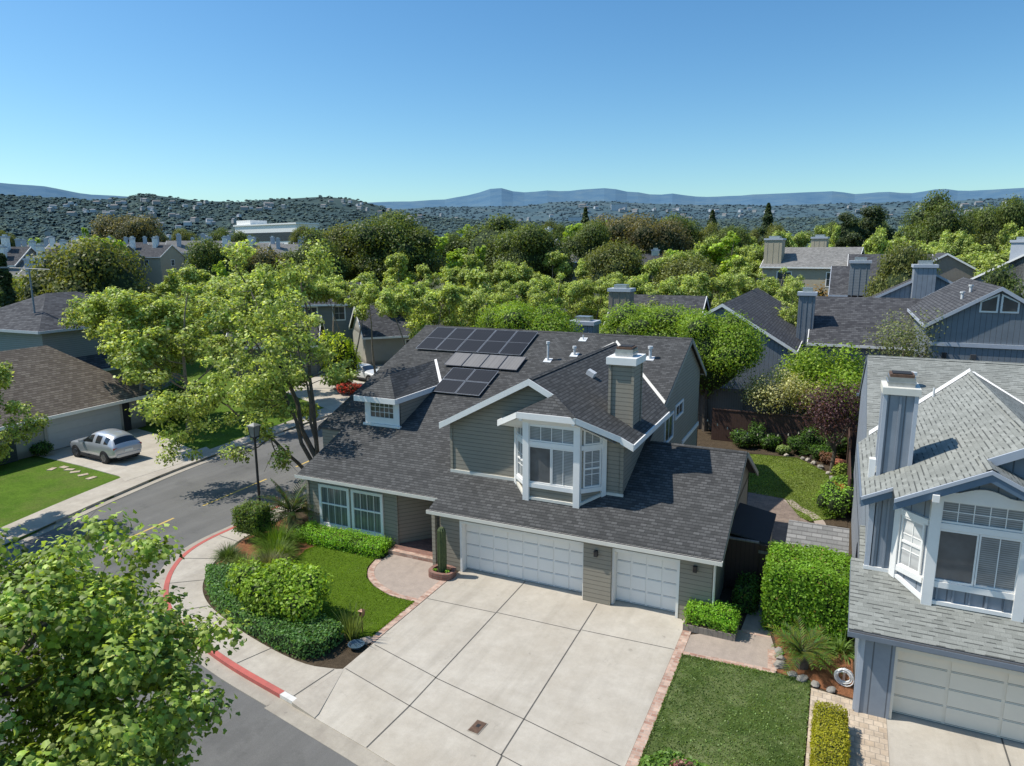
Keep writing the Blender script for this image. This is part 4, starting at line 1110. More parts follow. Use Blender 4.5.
# solar panels
sl = Vector((0, 1, MP)).normalized(); sn = Vector((0, -MP, 1)).normalized()
def panel(x0, x1, y0, y1, mat):
    o = Vector((0, y0, zr(y0))); L = (y1-y0)/sl.y
    p = MB(); p.ob(o, X, sl, sn, x0+.02, x1-.02, .02, L-.02, .09, .13, 1)
    p.ob(o, X, sl, sn, x0+.045, x1-.045, .045, L-.045, .131, .134, 0)
    for u in (.25, .75): p.ob(o, X, sl, sn, x0+(x1-x0)*u-.03, x0+(x1-x0)*u+.03, .05, L-.05, .0, .09, 2)
    p.build('solar_panel', [M[mat], M['steel'] if mat == 'cell' else M['rim'], M['dark']], H1)
for i in range(5):
    for j in range(2): panel(-8.5+i*1.25, -8.5+(i+1)*1.25, 10.15+j*1.17, 10.2+(j+1)*1.17, 'cell')
for i in range(4): panel(-5.95+i*1.03, -5.95+(i+1)*1.03, 8.8, 10.05, 'cell_glint')
for i in range(2):
    for j in range(2): panel(-5.3+i*1.3, -5.3+(i+1)*1.3, 6.5+j*1.08, 6.5+(j+1)*1.08, 'cell')
# blue neighbour on the right: the same plan mirrored
mir = lambda p: (18.95-p[0], p[1]-2.75, p[2])
right_st = dict(roof='roof_pale', siding='blue', trim='white', fascia='ltblue', fascia2='navy', gutter='gutter_blue', flash='white', rake='gutter_blue', bay='gable', pane='blinds', pane2='blinds_w', pane3='blinds', paneL='blinds', paneR='dimglass', wtrim='white', cols=5, toprows=2, lowrows=1, chcorner='ltblue', chcap='cream', door='door_cream', porch=False)
H2, tf2, fl2 = house('blue grey house with pale shingles and arched white bay at the right edge', right_st, mir, True, (15, 4, 0), ext=False)
for (x, y, hh, rr) in ((4.1, 10.8, .45, .08), (3.45, 10.1, .4, .035), (2.6, 10.3, .4, .035), (.2, 11.9, .25, .05), (-1.2, 11.3, .3, .06)): vent(H2, x, y, zr(y), mir, True, hh, rr, rr > .05, rr > .04)
ds = MB(mir, True); ds.box(5.61, 5.69, -.36, -.28, .05, 2.25); ds.build('downspout', M['ltblue'], H2)
# ------------------------------------------------------------------ neighbours
def bg_house(label, loc, rz, W, D, we, ridge, roof, wall, oh=.4, hip=0.0, wins=(), chims=(), trim='white', group=None, name='house', base=0.0):
    """ridge along local x; wins: (side, u, z, w, h[, pane]) with side f(-y) b r(+x) l; chims: (x, y, w, z_top, mat)"""
    h = thing(name, label, 'house', (loc[0], loc[1], base), rz, group)
    a, b = W/2, D/2; sl = (ridge-we)/b; A, Bq = a+oh*(.6 if not hip else 1), b+oh; ze = we-oh*sl
    r = MB(); hp = hip*D/2
    r.slab([(-A, -Bq, ze), (A, -Bq, ze), (A-hp-(oh if hip else 0), 0, ridge), (-A+hp+(oh if hip else 0), 0, ridge)], .12)
    r.slab([(A, Bq, ze), (-A, Bq, ze), (-A+hp+(oh if hip else 0), 0, ridge), (A-hp-(oh if hip else 0), 0, ridge)], .12)
    if hip:
        r.slab([(A, -Bq, ze), (A, Bq, ze), (A-hp-oh, 0, ridge)], .12); r.slab([(-A, Bq, ze), (-A, -Bq, ze), (-A+hp+oh, 0, ridge)], .12)
    ro = r.build('roof', [M[roof], M['dkgrey']], h)
    f = MB()
    f.board((-A, -Bq, ze), (A, -Bq, ze), .2, -Y, .06); f.board((A, Bq, ze), (-A, Bq, ze), .2, Y, .06)
    if not hip:
        for s in (-1, 1):
            f.board((s*A, -Bq, ze), (s*A, 0, ridge), .24, X*s, .06); f.board((s*A, 0, ridge), (s*A, Bq, ze), .24, X*s, .06)
    else:
        for s in (-1, 1): f.board((s*A, -Bq, ze), (s*A, Bq, ze), .2, X*s, .06)
    f.build('fascia', M[trim], ro)
    w = MB(); t = we-.1
    w.poly([(-a, -b, 0), (a, -b, 0), (a, -b, t), (-a, -b, t)]); w.poly([(a, b, 0), (-a, b, 0), (-a, b, t), (a, b, t)])
    if hip:
        w.poly([(a, -b, 0), (a, b, 0), (a, b, t), (a, -b, t)]); w.poly([(-a, b, 0), (-a, -b, 0), (-a, -b, t), (-a, b, t)])
    else:
        w.poly([(a, -b, 0), (a, b, 0), (a, b, t), (a, 0, ridge-.12), (a, -b, t)]); w.poly([(-a, b, 0), (-a, -b, 0), (-a, -b, t), (-a, 0, ridge-.12), (-a, b, t)])
    w.build('wall', M[wall], h)
    for wi in wins:
        sd, u, z, ww, hh = wi[:5]; pane = wi[5] if len(wi) > 5 else 'glass'
        O, U, Nn = {'f': ((u-ww/2, -b, z), X, -Y), 'b': ((u+ww/2, b, z), -X, Y), 'r': ((a, u-ww/2, z), Y, X), 'l': ((-a, u+ww/2, z), -Y, -X)}[sd]
        window(h, O, U, Nn, ww, hh, 2, 2, .12, None, pane, 'white', sill=False)
    for (x, y, cw, zt, cm) in chims:
        c = MB(); c.box(x-cw/2, x+cw/2, y-cw*.4, y+cw*.4, we*.6, zt)
        for i in (-1, 0, 1): c.box(x+i*cw*.32-.03, x+i*cw*.32+.03, y-cw*.4-.03, y-cw*.4, we*.6, zt-.02)
        co = c.build('chimney', M[cm], h)
        c = MB(); c.box(x-cw/2-.12, x+cw/2+.12, y-cw*.4-.12, y+cw*.4+.12, zt, zt+.28); c.build('chimney_cap', M['ltblue'], co)
        c = MB(); c.box(x-cw*.3, x+cw*.3, y-cw*.25, y+cw*.25, zt+.28, zt+.62); c.build('chimney_cowl', M['steel'], co)
    return h

# low brown-roofed house across the street with a double garage
LH = bg_house('low house with brown hip roof and white garage door behind the silver car', (-35.2, 2.2), R(92), 15.6, 9.6, 2.62, 5.75, 'roof_brown', 'taupe', .55, .62, trim='white')
dm = MB(); gx0 = 1.0; dm.box(gx0, gx0+4.9, -4.86, -4.80, .05, 2.1); 
for i in range(4):
    dm.box(gx0+.05, gx0+4.85, -4.88, -4.858, .1+i*.5, .1+i*.5+.46)
dm.build('garage_door', M['taupe_door'], LH)
dm = MB(); dm.box(gx0-.18, gx0, -4.87, -4.8, 0, 2.2); dm.box(gx0+4.9, gx0+5.08, -4.87, -4.8, 0, 2.2); dm.box(gx0, gx0+4.9, -4.87, -4.8, 2.1, 2.25); dm.build('door_frame', M['taupe'], LH)
dm = MB(); dm.box(gx0+5.1, gx0+5.6, -4.9, -4.8, .05, 2.1); dm.build('recess_shade', M['dark'], LH)  # near-black slab on the wall, painted shade in place of a real hollow
dm = MB(); dm.box(-7.6, -.9, -4.92, -4.81, 0, 2.3); dm.build('entry_wall', M['dkgreen'], LH)
# house number plaque beside the garage, two small dark digits too small to read
dm = MB()
for k in range(2): dm.box(.15+k*.22, .28+k*.22, -4.85, -4.80, 1.75, 1.9)
dm.build('house_number', M['dkgrey'], LH)
bg_house('two storey blue grey house with dark hip roof behind the brown roof', (-47.0, 15.8), R(92), 11.0, 10.5, 6.3, 8.5, 'roof_grey', 'blue_lap', .5, .8, trim='ltblue')
L3 = bg_house('low blue grey wing with pale sunlit siding behind the brown roof', (-43.0, 17.0), R(92), 9.0, 4.5, 3.0, 4.6, 'roof_grey', 'blue_lap', .4, 0, trim='ltblue')
# single storey house with two white windows up the driveway
def hx(u, dd): q = far_at(u, dd); return (q.x, q.y)
bg_house('single storey tan house with two white sash windows beside the white car', hx(394, 79), R(46), 8.5, 9, 3.3, 5.9, 'roof_grey', 'taupe', .5, 0, wins=[('f', .6, .7, 1.4, 1.9), ('f', 2.4, .7, 1.4, 1.9)])
bg_house('two storey pale house with white trimmed windows behind the yellow tree', hx(322, 88), R(40), 8, 8, 6.0, 8.0, 'roof_grey', 'greyw', .5, 0, wins=[('f', 1.5, 3.8, 1.5, 1.7), ('f', -1.6, 3.8, 1.5, 1.7), ('l', 0, 3.8, 1.5, 1.7)])
bg_house('pale grey walled house at the end of the far driveway', hx(272, 74), R(35), 8, 8, 3.2, 5.4, 'roof_grey', 'greyw', .5, 0, wins=[('f', 1, .9, 1.5, 1.4)])
bg_house('long low grey roofed house behind the solar panel roof', (-21.0, 66.0), R(20), 20, 9, 3.4, 6.2, 'roof_grey', 'greyw', .5, 0, wins=[('f', -4, .9, 1.4, 1.4), ('f', 3, .9, 1.4, 1.4)])
# houses behind the main one
bg_house('house behind the main ridge showing only its low pale blue chimney', (-7.5, 31.0), 0, 11, 8.5, 3.0, 5.2, 'roof_grey', 'greyw', .4, 0, chims=[(1.9, -1.5, 1.9, 6.2, 'blue')])
bg_house('house with tall grey boarded chimney behind the round green tree', (-3.0, 43.0), 0, 8, 9, 4.2, 7.7, 'roof_grey', 'greywood', .4, 0, chims=[(-2.7, -3.2, 1.9, 8.15, 'greywood')])
bg_house('dark grey gabled house with white rake board beyond the back fence', (4.0, 46.0), R(90), 24, 10.4, 4.6, 7.75, 'roof_grey', 'slate', .35, 0, wins=[('l', 2, 2, 1.2, 1.4)])
bg_house('low grey roofed house with slim dark chimney at its left end', (14.3, 44.0), 0, 8.0, 9.5, 4.7, 7.85, 'roof_grey', 'slate', .4, 0, chims=[(-4.6, -3.2, 1.25, 8.1, 'slate')])
B1 = bg_house('slate blue house with arched pair of windows in its tall gable', (21.05, 37.5), R(90), 15, 7.0, 7.35, 9.55, 'roof_grey', 'slate', .4, 0, trim='ltblue')
# the arched twin window in the gable that faces the camera
fr = MB(); gy = -7.5
def gp(u, z): return (gy-.001, -u, z)
B1w = MB()
for s in (-1, 1):
    pts = [(-7.58, -s*.06, 7.95), (-7.58, -s*1.02, 7.95), (-7.58, -s*1.02, 8.62), (-7.58, -s*.06, 9.12)]
    q = pts if s < 0 else pts[::-1]
    B1w.prism([Vector(p) for p in q][::-1], (.1, 0, 0))
wf = B1w.build('window', M['white'], B1)
B1p = MB()
for s in (-1, 1):
    q = [(-7.60, -s*.16, 8.06), (-7.60, -s*.92, 8.06), (-7.60, -s*.92, 8.58), (-7.60, -s*.16, 8.96)]
    B1p.prism([Vector(p) for p in (q if s < 0 else q[::-1])][::-1], (.015, 0, 0))
B1p.build('pane', M['glass'], wf)
bbm = MB(); bbm.box(-7.6, -7.5, -3.5, 3.5, 5.75, 6.0); bbm.build('belly_band', M['ltblue'], B1)
lm = MB(); lm.box(-7.75, -7.5, 2.5, 2.75, 5.0, 5.35); lm.build('wall_lamp', M['black'], B1)
lm = MB(); lm.box(-7.7, -7.5, .9, 1.2, 5.0, 5.3); lm.build('wall_box', M['dkgrey'], B1)
for (x, y, z) in ((-4.5, 1.6, 8.55), (-3.3, 1.0, 8.95)):
    v = MB(); v.tube((x, y, z), (x, y, z+.45), .09, .09, 8); v.tube((x, y, z+.4), (x, y, z+.5), .15, .15, 8); v.build('vent_pipe', M['vent'], B1)
bg_house('blue grey gabled house with broad boarded chimney on its front wall', (19.6, 60.0), R(90), 12, 10.0, 7.0, 9.75, 'roof_grey', 'blue', .4, 0, trim='ltblue', chims=[(-6.3, .6, 2.2, 10.1, 'blue')])
bg_house('long blue grey house with pale chimney at its left end', (16.0, 66.0), 0, 9.5, 9, 7.2, 9.9, 'roof_grey', 'blue_lap', .4, 0, trim='ltblue', wins=[('f', -4.0, 5, .9, 1.8)], chims=[(-2.2, -4.2, 1.9, 10.3, 'blue_lap')])
bg_house('cream two storey house with grey roof and small shrubs in front', (8.0, 98.0), R(-8), 13, 10, 9.3, 12.0, 'roof_tan', 'cream_wall', .4, 0, wins=[('f', -3.2, 5.8, 2.2, 2.6), ('f', 3.6, 6.2, 1.8, 2.2), ('r', -2.0, 6.2, 1.6, 2.2), ('f', .6, 2.8, 2.2, 2.0)], chims=[(-5.2, -3.5, 2.6, 13.1, 'cream_wall'), (0.5, 1.0, 2.2, 13.3, 'cream_wall')])
bg_house('brown gabled house with dark roof beyond the long blue house', (24.0, 88.0), R(90), 10, 10, 8.3, 11.2, 'roof_grey', 'greywood', .4, 0)
bg_house('long dark roofed house seen over the blue house', (18.0, 92.0), 0, 10, 10, 8.0, 11.0, 'roof_grey', 'greyw', .4, 0, chims=[(2.5, 0, 1.4, 11.5, 'blue_lap')])
bg_house('pale house at the right edge with two white chimneys', (34.0, 78.0), R(60), 15, 12, 8.0, 11.4, 'roof_tan', 'greyw', .4, 0, chims=[(-6.5, 1.0, 2.0, 12.4, 'ltblue'), (-3.0, -4.5, 1.8, 11.4, 'ltblue')])
bg_house('grey hip roofed house standing among the dark oaks', (-43.0, 122.0), R(-20), 17, 13, 9.6, 13.2, 'roof_tan', 'greyw', .5, .8)
bg_house('pale green house with two slim white chimneys among the oaks', (-54.0, 135.0), R(-30), 14, 10, 10.4, 14.2, 'roof_tan', 'ltblue', .4, 0, wins=[('f', -3, 5.5, 1.6, 2)], chims=[(-3.2, 0, 1.3, 16.2, 'white'), (2.8, 1.0, 1.3, 16.4, 'white')])
bg_house('grey flat ridge house with steel cowl in the middle of the tree belt', (-21.0, 128.0), R(10), 17, 9, 8.0, 10.8, 'roof_grey', 'greyw', .4, 0, chims=[(-3, 0, 1.6, 11.4, 'steel')])
bg_house('grey roofed house glimpsed through trees right of the middle', (-2.0, 150.0), R(5), 16, 9, 7.0, 10.0, 'roof_tan', 'greyw', .4, 0)
# rows of pale townhouses with tall chimneys in the left distance
rowspec = [(-3, 170, 12.3), (30, 165, 10.6), (55, 205, 12.0), (8, 235, 12.6), (70, 260, 13.0), (105, 225, 12.2), (128, 250, 12.6), (150, 230, 12.2), (172, 262, 13.2), (195, 235, 13.4), (222, 255, 13.2), (242, 215, 12.4), (268, 262, 13.0), (292, 240, 12.4), (315, 270, 13.2), (20, 118, 8.3), (62, 132, 8.6), (40, 300, 13.6), (90, 310, 13.4), (140, 305, 13.6), (205, 310, 13.6)]
for i, (u, dd, zt) in enumerate(rowspec):
    p = far_at(u, dd); zt += 1.3 if u > 65 else .4; rr = random.uniform(-.35, .35)+R(30)
    cm = random.choice(('white', 'ltblue', 'ltblue'))
    bg_house('pale townhouse with grey gable and tall chimneys in the left distance', (p.x, p.y), rr, random.uniform(11, 16), random.uniform(9, 11), zt-3.2, zt, random.choice(('roof_tan', 'roof_tan', 'roof_grey')), random.choice(('greyw', 'cream_wall', 'ltblue')), .4, 0,
             wins=[('f', -2.5, zt-6, 1.5, 1.8), ('f', 2.5, zt-6, 1.5, 1.8), ('r', 0, zt-6, 1.5, 1.8)], chims=[(-4.0, -2.0, 1.15, zt+1.5, cm), (2.6, -1.0, 1.1, zt+1.7, cm)], group='townhouses in the left distance')
# the long white institutional building
p = far_at(276, 640); wb = thing('long_building', 'long white flat roofed building with dark window bands below the left hills', 'building', (p.x, p.y, 0), R(-14))
b = MB(); b.box(-46, 46, -10, 10, 0, 32); b.box(-46, -24, -8, 8, 32, 37); b.build('wall', M['white'], wb)
b = MB(); b.box(-46.4, 46.4, -10.4, -10, 19, 26); b.build('window_band', M['glass'], wb)
b = MB(); b.box(-47, 47, -11, 11, 32.01, 33.2); b.build('roof_edge', M['white'], wb)

# ------------------------------------------------------------------ vehicles
def car(label, loc, rz, paint, suv=True):
    """smooth body grown from cross-sections; glass panels are cut out of the same surface"""
    o = thing('parked_car', label, 'car', loc, rz)
    k = 1.0 if suv else .88; bz = .0 if suv else -.08
    S = [(2.27, .64, .44, .66, None), (2.2, .80, .32, .78, None), (1.9, .885, .25, .90, None), (1.25, .925, .22, .985, None), (.88, .93, .22, 1.02, None),
         (.12, .93, .22, 1.03, (1.56, .64, 1.63)), (-.34, .93, .22, 1.035, (1.60, .655, 1.665)), (-.44, .93, .22, 1.035, (1.60, .655, 1.67)), (-1.14, .93, .22, 1.05, (1.58, .65, 1.655)), (-1.24, .93, .22, 1.055, (1.57, .645, 1.65)),
         (-1.74, .915, .24, 1.07, (1.49, .60, 1.565)), (-1.86, .90, .26, 1.07, (1.45, .585, 1.53)), (-2.14, .87, .34, 1.04, (1.10, .70, 1.13)), (-2.25, .82, .42, .93, None), (-2.29, .76, .5, .80, None)]
    V = []; F = []; MI = []
    for x, w, zs, zb, cab in S:
        zb += bz
        if cab: zr_, wr, zc = cab[0]*k if not suv else cab[0], cab[1], cab[2]*k if not suv else cab[2]
        else: zr_, wr, zc = zb+.03, w*.80, zb+.055
        half = [(w*.93, zs), (w, zs+.2), (w, zb-.14), (w*.965, zb), (wr, zr_), (wr*.55, zc)]
        V += [(x, y, z) for y, z in half]+[(x, 0, zc+.012)]+[(x, -y, z) for y, z in half[::-1]]
    n = 13
    for i in range(len(S)-1):
        for j in range(n-1):
            F.append([i*n+j, i*n+j+1, (i+1)*n+j+1, (i+1)*n+j])
            m = 0
            if i == 4 and 4 <= j <= 7: m = 1                           # windscreen
            if i == 11 and 4 <= j <= 7: m = 2                          # rear window
            if i in (4, 5, 7, 9) and j in (3, 8): m = 3 if j == 3 else 4
            MI.append(m)
        F.append([i*n+12, i*n, (i+1)*n, (i+1)*n+12]); MI.append(5)
    F.append(list(range(n))[::-1]); MI.append(0); F.append([(len(S)-1)*n+j for j in range(n)]); MI.append(0)
    me = bpy.data.meshes.new('tmp'); me.from_pydata(V, [], F); me.polygons.foreach_set('material_index', MI)
    for q in range(6): me.materials.append(None)
    t = link_mesh('tmp', me); md = t.modifiers.new('s', 'SUBSURF'); md.levels = 2
    bpy.context.view_layer.update()
    ev = bpy.data.meshes.new_from_object(t.evaluated_get(bpy.context.evaluated_depsgraph_get())); bpy.data.objects.remove(t)
    import bmesh
    bo = None
    for mi_, nm, mt in ((0, 'body', paint), (1, 'windscreen', 'carglass'), (2, 'rear_window', 'carglass'), (3, 'side_window', 'carglass'), (4, 'side_window', 'carglass'), (5, 'underbody', 'dark')):
        bm = bmesh.new(); bm.from_mesh(ev); bmesh.ops.delete(bm, geom=[f for f in bm.faces if f.material_index != mi_], context='FACES')
        for f in bm.faces: f.material_index = 0; f.smooth = True
        q = bpy.data.meshes.new(nm); bm.to_mesh(q); bm.free(); q.materials.clear(); q.materials.append(M[mt])
        ob_ = link_mesh(nm, q, bo if bo else o); bo = bo or ob_
    belt = 1.03+bz
    for s in (-1, 1):
        t_ = MB(); t_.box(-2.24, -1.98, s*.52, s*.84, belt-.16, belt-.06); t_.build('tail_lamp', M['tail'], bo)
        t_ = MB(); t_.box(1.98, 2.17, s*.5, s*.80, .70, .80); t_.build('headlight', M['glass'], bo)
        m_ = MB(); m_.ob((.62, s*1.0, belt+.06), X, Y, Z, -.09, .08, -.1, .1, -.06, .08); m_.build('mirror', M[paint], bo)
        sl_ = MB(); sl_.box(-1.0, 1.0, s*.86, s*.935, .2, .34); sl_.build('sill_trim', M['dark'], bo)
        for x in (1.4, -1.35):
            ar = MB(); ar.tube((x, s*.84, .36), (x, s*.938, .36), .405, .395, 22); ar.build('wheel_arch', M['dark'], bo)
            w_ = MB(); w_.tube((x, s*.72, .34), (x, s*.958, .34), .345, .33, 22); wo = w_.build('wheel', M['tyre'], o)
            w_ = MB(); w_.tube((x, s*.95, .34), (x, s*.964, .34), .225, .21, 16)
            for i in range(5):
                a = i*1.2566; w_.ob((x, s*.96, .34), (math.cos(a), 0, math.sin(a)), (-math.sin(a), 0, math.cos(a)), (0, s, 0), .03, .22, -.03, .03, .0, .02)
            w_.build('rim', M['rim'], wo)
    t_ = MB(); t_.box(-2.325, -2.2, -.7, .7, .42, .58); t_.build('rear_bumper', M[paint], bo)
    t_ = MB(); t_.box(-2.31, -2.2, -.62, .62, .30, .419); t_.build('bumper_trim', M['dark'], bo)
    t_ = MB(); t_.box(-2.315, -2.26, -.24, .24, .68, .80); t_.build('number_plate', M['white'], bo)
    return o
car('silver hatchback SUV parked nose in before the white garage door', (-26.35, 4.15, .004), R(176), 'carpaint')
car('white sedan parked on the far driveway under the street trees', (far_at(361, 65.5).x, far_at(361, 65.5).y, .004), R(-14), 'carwhite', False)
p = far_at(589, 150); car('white car far behind the main ridge, left of the boarded chimney', (p.x, p.y, 0), R(10), 'carwhite', True)
# ------------------------------------------------------------------ garden and street furniture
G1, G2 = (.10, .20, .018), (.20, .32, .03)          # fresh clipped green
D1, D2 = (.035, .075, .012), (.08, .14, .025)       # deep green
# lamp post
lp = thing('street_lamp', 'black street lamp with square lantern at the bend of the pavement', 'street lamp', (-11.0, .75, -.01))
m = MB(); m.tube((0, 0, 0), (0, 0, .25), .11, .09, 12); m.tube((0, 0, .25), (0, 0, 3.72), .062, .05, 12); m.tube((0, 0, 3.68), (0, 0, 3.76), .09, .12, 12); m.build('post', M['black'], lp)
m = MB()
q0 = [(-.13, -.13, 3.78), (.13, -.13, 3.78), (.13, .13, 3.78), (-.13, .13, 3.78)]; q1 = [(-.18, -.18, 4.25), (.18, -.18, 4.25), (.18, .18, 4.25), (-.18, .18, 4.25)]
for i in range(4): j = (i+1) % 4; m.poly([q0[i], q0[j], q1[j], q1[i]])
m.build('lantern_glass', M['frost'], lp)
m = MB()
for a, b in zip(q0, q1): m.tube(a, b, .018, .018, 5)
m.box(-.15, .15, -.15, .15, 3.74, 3.79); m.build('lantern_frame', M['black'], lp)
m = MB(); m.box(-.22, .22, -.22, .22, 4.25, 4.29); m.poly([(-.2, -.2, 4.30), (.2, -.2, 4.30), (0, 0, 4.42)]); m.poly([(.2, -.2, 4.30), (.2, .2, 4.30), (0, 0, 4.42)]); m.poly([(.2, .2, 4.30), (-.2, .2, 4.30), (0, 0, 4.42)]); m.poly([(-.2, .2, 4.30), (-.2, -.2, 4.30), (0, 0, 4.42)]); m.build('lantern_cap', M['frost'], lp)
# tall road light far left
p = far_at(26, 66); sl_ = thing('street_lamp', 'tall pale road light with long arm at the left edge of the photo', 'street lamp', (p.x, p.y, -.1), R(25))
m = MB(); m.tube((0, 0, 0), (0, 0, 10.6), .09, .06, 8); m.build('post', M['gutter_blue'], sl_)
m = MB(); m.tube((-1.6, 0, 10.75), (1.6, 0, 10.6), .035, .035, 6); m.build('arm', M['gutter_blue'], sl_)
m = MB(); m.box(-2.2, -1.5, -.1, .1, 10.72, 10.82); m.build('lamp_head', M['gutter_blue'], sl_)
# clipped hedges near the house
box_hedge('hedge', 'low bright clipped hedge under the white sash windows', -7.75, -3.5, -.72, .28, 0, .44, .066, 9500, G1, G2)
box_hedge('hedge', 'small bright hedge in a timber planter beside the right garage door', 8.5, 9.95, -.88, -.15, .2, .72, .066, 4600, G1, G2)
pl = thing('planter_box', 'weathered timber planter edging under the small bright hedge', 'planter', (9.2, -.5, 0))
m = MB(); m.ob((0, 0, 0), X, Y, Z, -.78, .82, -.48, .42, 0, .22, 0); m.ob((0, 0, 0), X, Y, Z, -.74, .78, -.44, .38, .22, .235, 1); m.build('planter_wall', [M['greywood'], M['soil']], pl)
box_hedge('hedge', 'tall boxy green hedge between the two houses', 10.75, 13.05, .15, 2.5, 0, 2.05, .08, 30000, (.085, .16, .014), (.17, .27, .03), rnd=.07)
box_hedge('hedge', 'long golden clipped hedge along the paver strip', 12.38, 13.1, -10.6, -3.95, 0, .58, .046, 26000, (.17, .165, .012), (.25, .235, .02), rnd=.025, var=.2)
BX = box_hedge('hedge', 'square topped box shrub on a bare stem beside the lamp post', -9.95, -8.75, -1.75, -.75, .4, 1.45, .075, 4200, (.06, .09, .015), (.12, .17, .03))
m = MB(); m.path([Vector((0, 0, -.02)), Vector((.05, 0, .3)), Vector((.1, .02, .75))], [.05, .04, .03], 6); m.path([Vector((.05, 0, .25)), Vector((-.2, .1, .75))], [.03, .02], 5); m.v = [(p[0], p[1], p[2]-.4) for p in m.v]; m.build('stem', M['bark'], BX)
box_hedge('hedge', 'dark shaded shrub in the corner beside the timber gate', 9.75, 10.35, .9, 2.2, 0, .8, .08, 2200, D1, D2)
# the corner bed
shrub('shrub', 'large glossy rounded shrub at the front of the corner bed', (-3.9, -5.55, 0), 1.9, 1.4, 1.7, .115, 12500, (.09, .15, .014), (.28, .37, .045), lobes=9, seed=4, asp=1.1)
def cover(name, label, pts, h, n, leaf, base, alt):
    """dense low ground cover over a polygon with sheared sides"""
    from mathutils.geometry import intersect_point_tri_2d
    c = Vector((sum(p[0] for p in pts)/len(pts), sum(p[1] for p in pts)/len(pts)))
    o = thing(name, label, 'hedge', (c.x, c.y, 0))
    tri = [(c, Vector(pts[i]), Vector(pts[(i+1) % len(pts)])) for i in range(len(pts))]
    ar = np.array([abs((b-a).x*(d-a).y-(b-a).y*(d-a).x)/2 for a, b, d in tri]); P = []; Q = []
    for k in NR.choice(len(tri), n, p=ar/ar.sum()):
        a, b, d = tri[k]; u, v = NR.rand(2)
        if u+v > 1: u, v = 1-u, 1-v
        q = a+(b-a)*u+(d-a)*v; P.append((q.x-c.x, q.y-c.y, h+NR.normal(0, .03))); Q.append((0, 0, 1))
    for i in range(len(pts)):
        a, b = Vector(pts[i]), Vector(pts[(i+1) % len(pts)]); L = (b-a).length; t = (b-a)/L; nn = Vector((t.y, -t.x))
        for k in range(int(L*h*330)):
            q = a+t*L*NR.rand(); P.append((q.x-c.x+NR.normal(0, .03), q.y-c.y+NR.normal(0, .03), h*NR.rand())); Q.append((nn.x, nn.y, .2))
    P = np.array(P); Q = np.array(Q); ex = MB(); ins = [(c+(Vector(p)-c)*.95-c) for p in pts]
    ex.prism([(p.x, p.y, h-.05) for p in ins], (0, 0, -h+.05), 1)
    leaves('foliage', P, Q, leaf*(.6+.8*NR.rand(len(P))), tints(len(P), base, alt, .25), o, jit=.6, extra=ex, mats=[M['LEAF'], M['core']])
    return o
cover('ground_cover', 'low sheared juniper hedge around the large glossy shrub', [(-8.35, -4.6), (-7.3, -5.55), (-6.2, -6.2), (-4.6, -6.75), (-2.8, -7.15), (-1.5, -7.32), (-1.0, -6.9), (-1.05, -5.9), (-2.6, -5.55), (-4.4, -4.75), (-6.0, -4.1), (-7.2, -4.0)], .5, 9000, .085, (.045, .10, .025), (.12, .20, .06))
for (lab, x, y, rx, L, n, b, a) in (
    ('spiky dark green grass clump at the pavement edge of the bed', -8.9, -3.1, .5, .62, 420, (.05, .085, .025), (.10, .15, .05)),
    ('olive rosemary bush leaning behind the grass clump', -7.3, -3.9, .85, .75, 900, (.10, .135, .03), (.16, .19, .05)),
    ('tall loose green grass bush below the square shrub', -7.9, -1.5, .8, 1.0, 900, (.06, .12, .015), (.13, .2, .03)),
    ('brown tipped grass bush at the edge of the lawn', -6.6, -3.3, .75, .75, 800, (.12, .115, .05), (.14, .14, .07)),
    ('fine green grass bush between the lawn and the mulch', -7.1, -2.4, .75, .8, 800, (.09, .15, .02), (.15, .2, .04))):
    tuft('grass_clump', lab, (x, y, 0), rx, rx*.85, L, n, b, a, .012, .9, 1.2, seed=int(abs(x*100)))
cycad('sago_palm', 'dark sago palm beside the left corner of the house', (-8.75, .35, 0), 1.5, 52, .7, (.05, .075, .022), 3)
cycad('sago_palm', 'bright sago palm on the stone edged mulch bed', (11.95, -1.5, 0), 1.05, 34, .42, (.11, .15, .03), 9)
for i, (x, y) in enumerate(((-8.6, 2.0), (-9.3, 2.1), (-8.4, 2.5))):
    shrub('shrub', ['reddish low shrub behind the sago palm', 'tan dry shrub on the street side of the sago palm', 'dark low shrub against the left house wall'][i], (x, y, 0), .5, .5, .6, .08, 700, [(.16, .06, .03), (.2, .16, .09), D1][i], [(.2, .1, .04), (.3, .24, .13), D2][i], seed=i+20)
# flat stones in the bed
def stone(label, x, y, r, zs=.6, mat='stone', group=None):
    b = MB(); ico(b, (0, 0, 0), (1, 1, 1)); rnd = random.Random(int(x*977+y*131))
    k = {}
    def jit(p):
        key = tuple(round(c, 3) for c in p)
        if key not in k: k[key] = rnd.uniform(.78, 1.15)
        return (p[0]*r*k[key], p[1]*r*k[key]*.8, p[2]*r*zs*k[key])
    b.v = [jit(p) for p in b.v]
    o = b.build('garden_stone', M[mat]); o.location = (x, y, r*zs*.35); o.rotation_euler = (0, 0, rnd.uniform(0, 6)); tag(o, label, 'stone', group)
stone('pale flat slab lying on the mulch under the square shrub', -8.3, -.95, .35, .2, 'walk')
for x, y, r in ((11.35, -1.35, .17), (11.4, -1.75, .2), (11.75, -2.1, .15), (12.0, -2.2, .17), (12.35, -2.3, .13), (11.3, -1.0, .16), (12.75, -2.4, .14)):
    stone('grey rounded edging stone round the bright sago palm bed', x, y, r*1.1, .55, 'stone', 'edging stones of the mulch bed')
tuft('agapanthus', 'strappy light green agapanthus clump in front of the tall hedge', (12.1, -.35, 0), .8, .45, .75, 260, (.09, .15, .03), (.16, .24, .06), .022, 1.6, .9, cat='plant', seed=31)
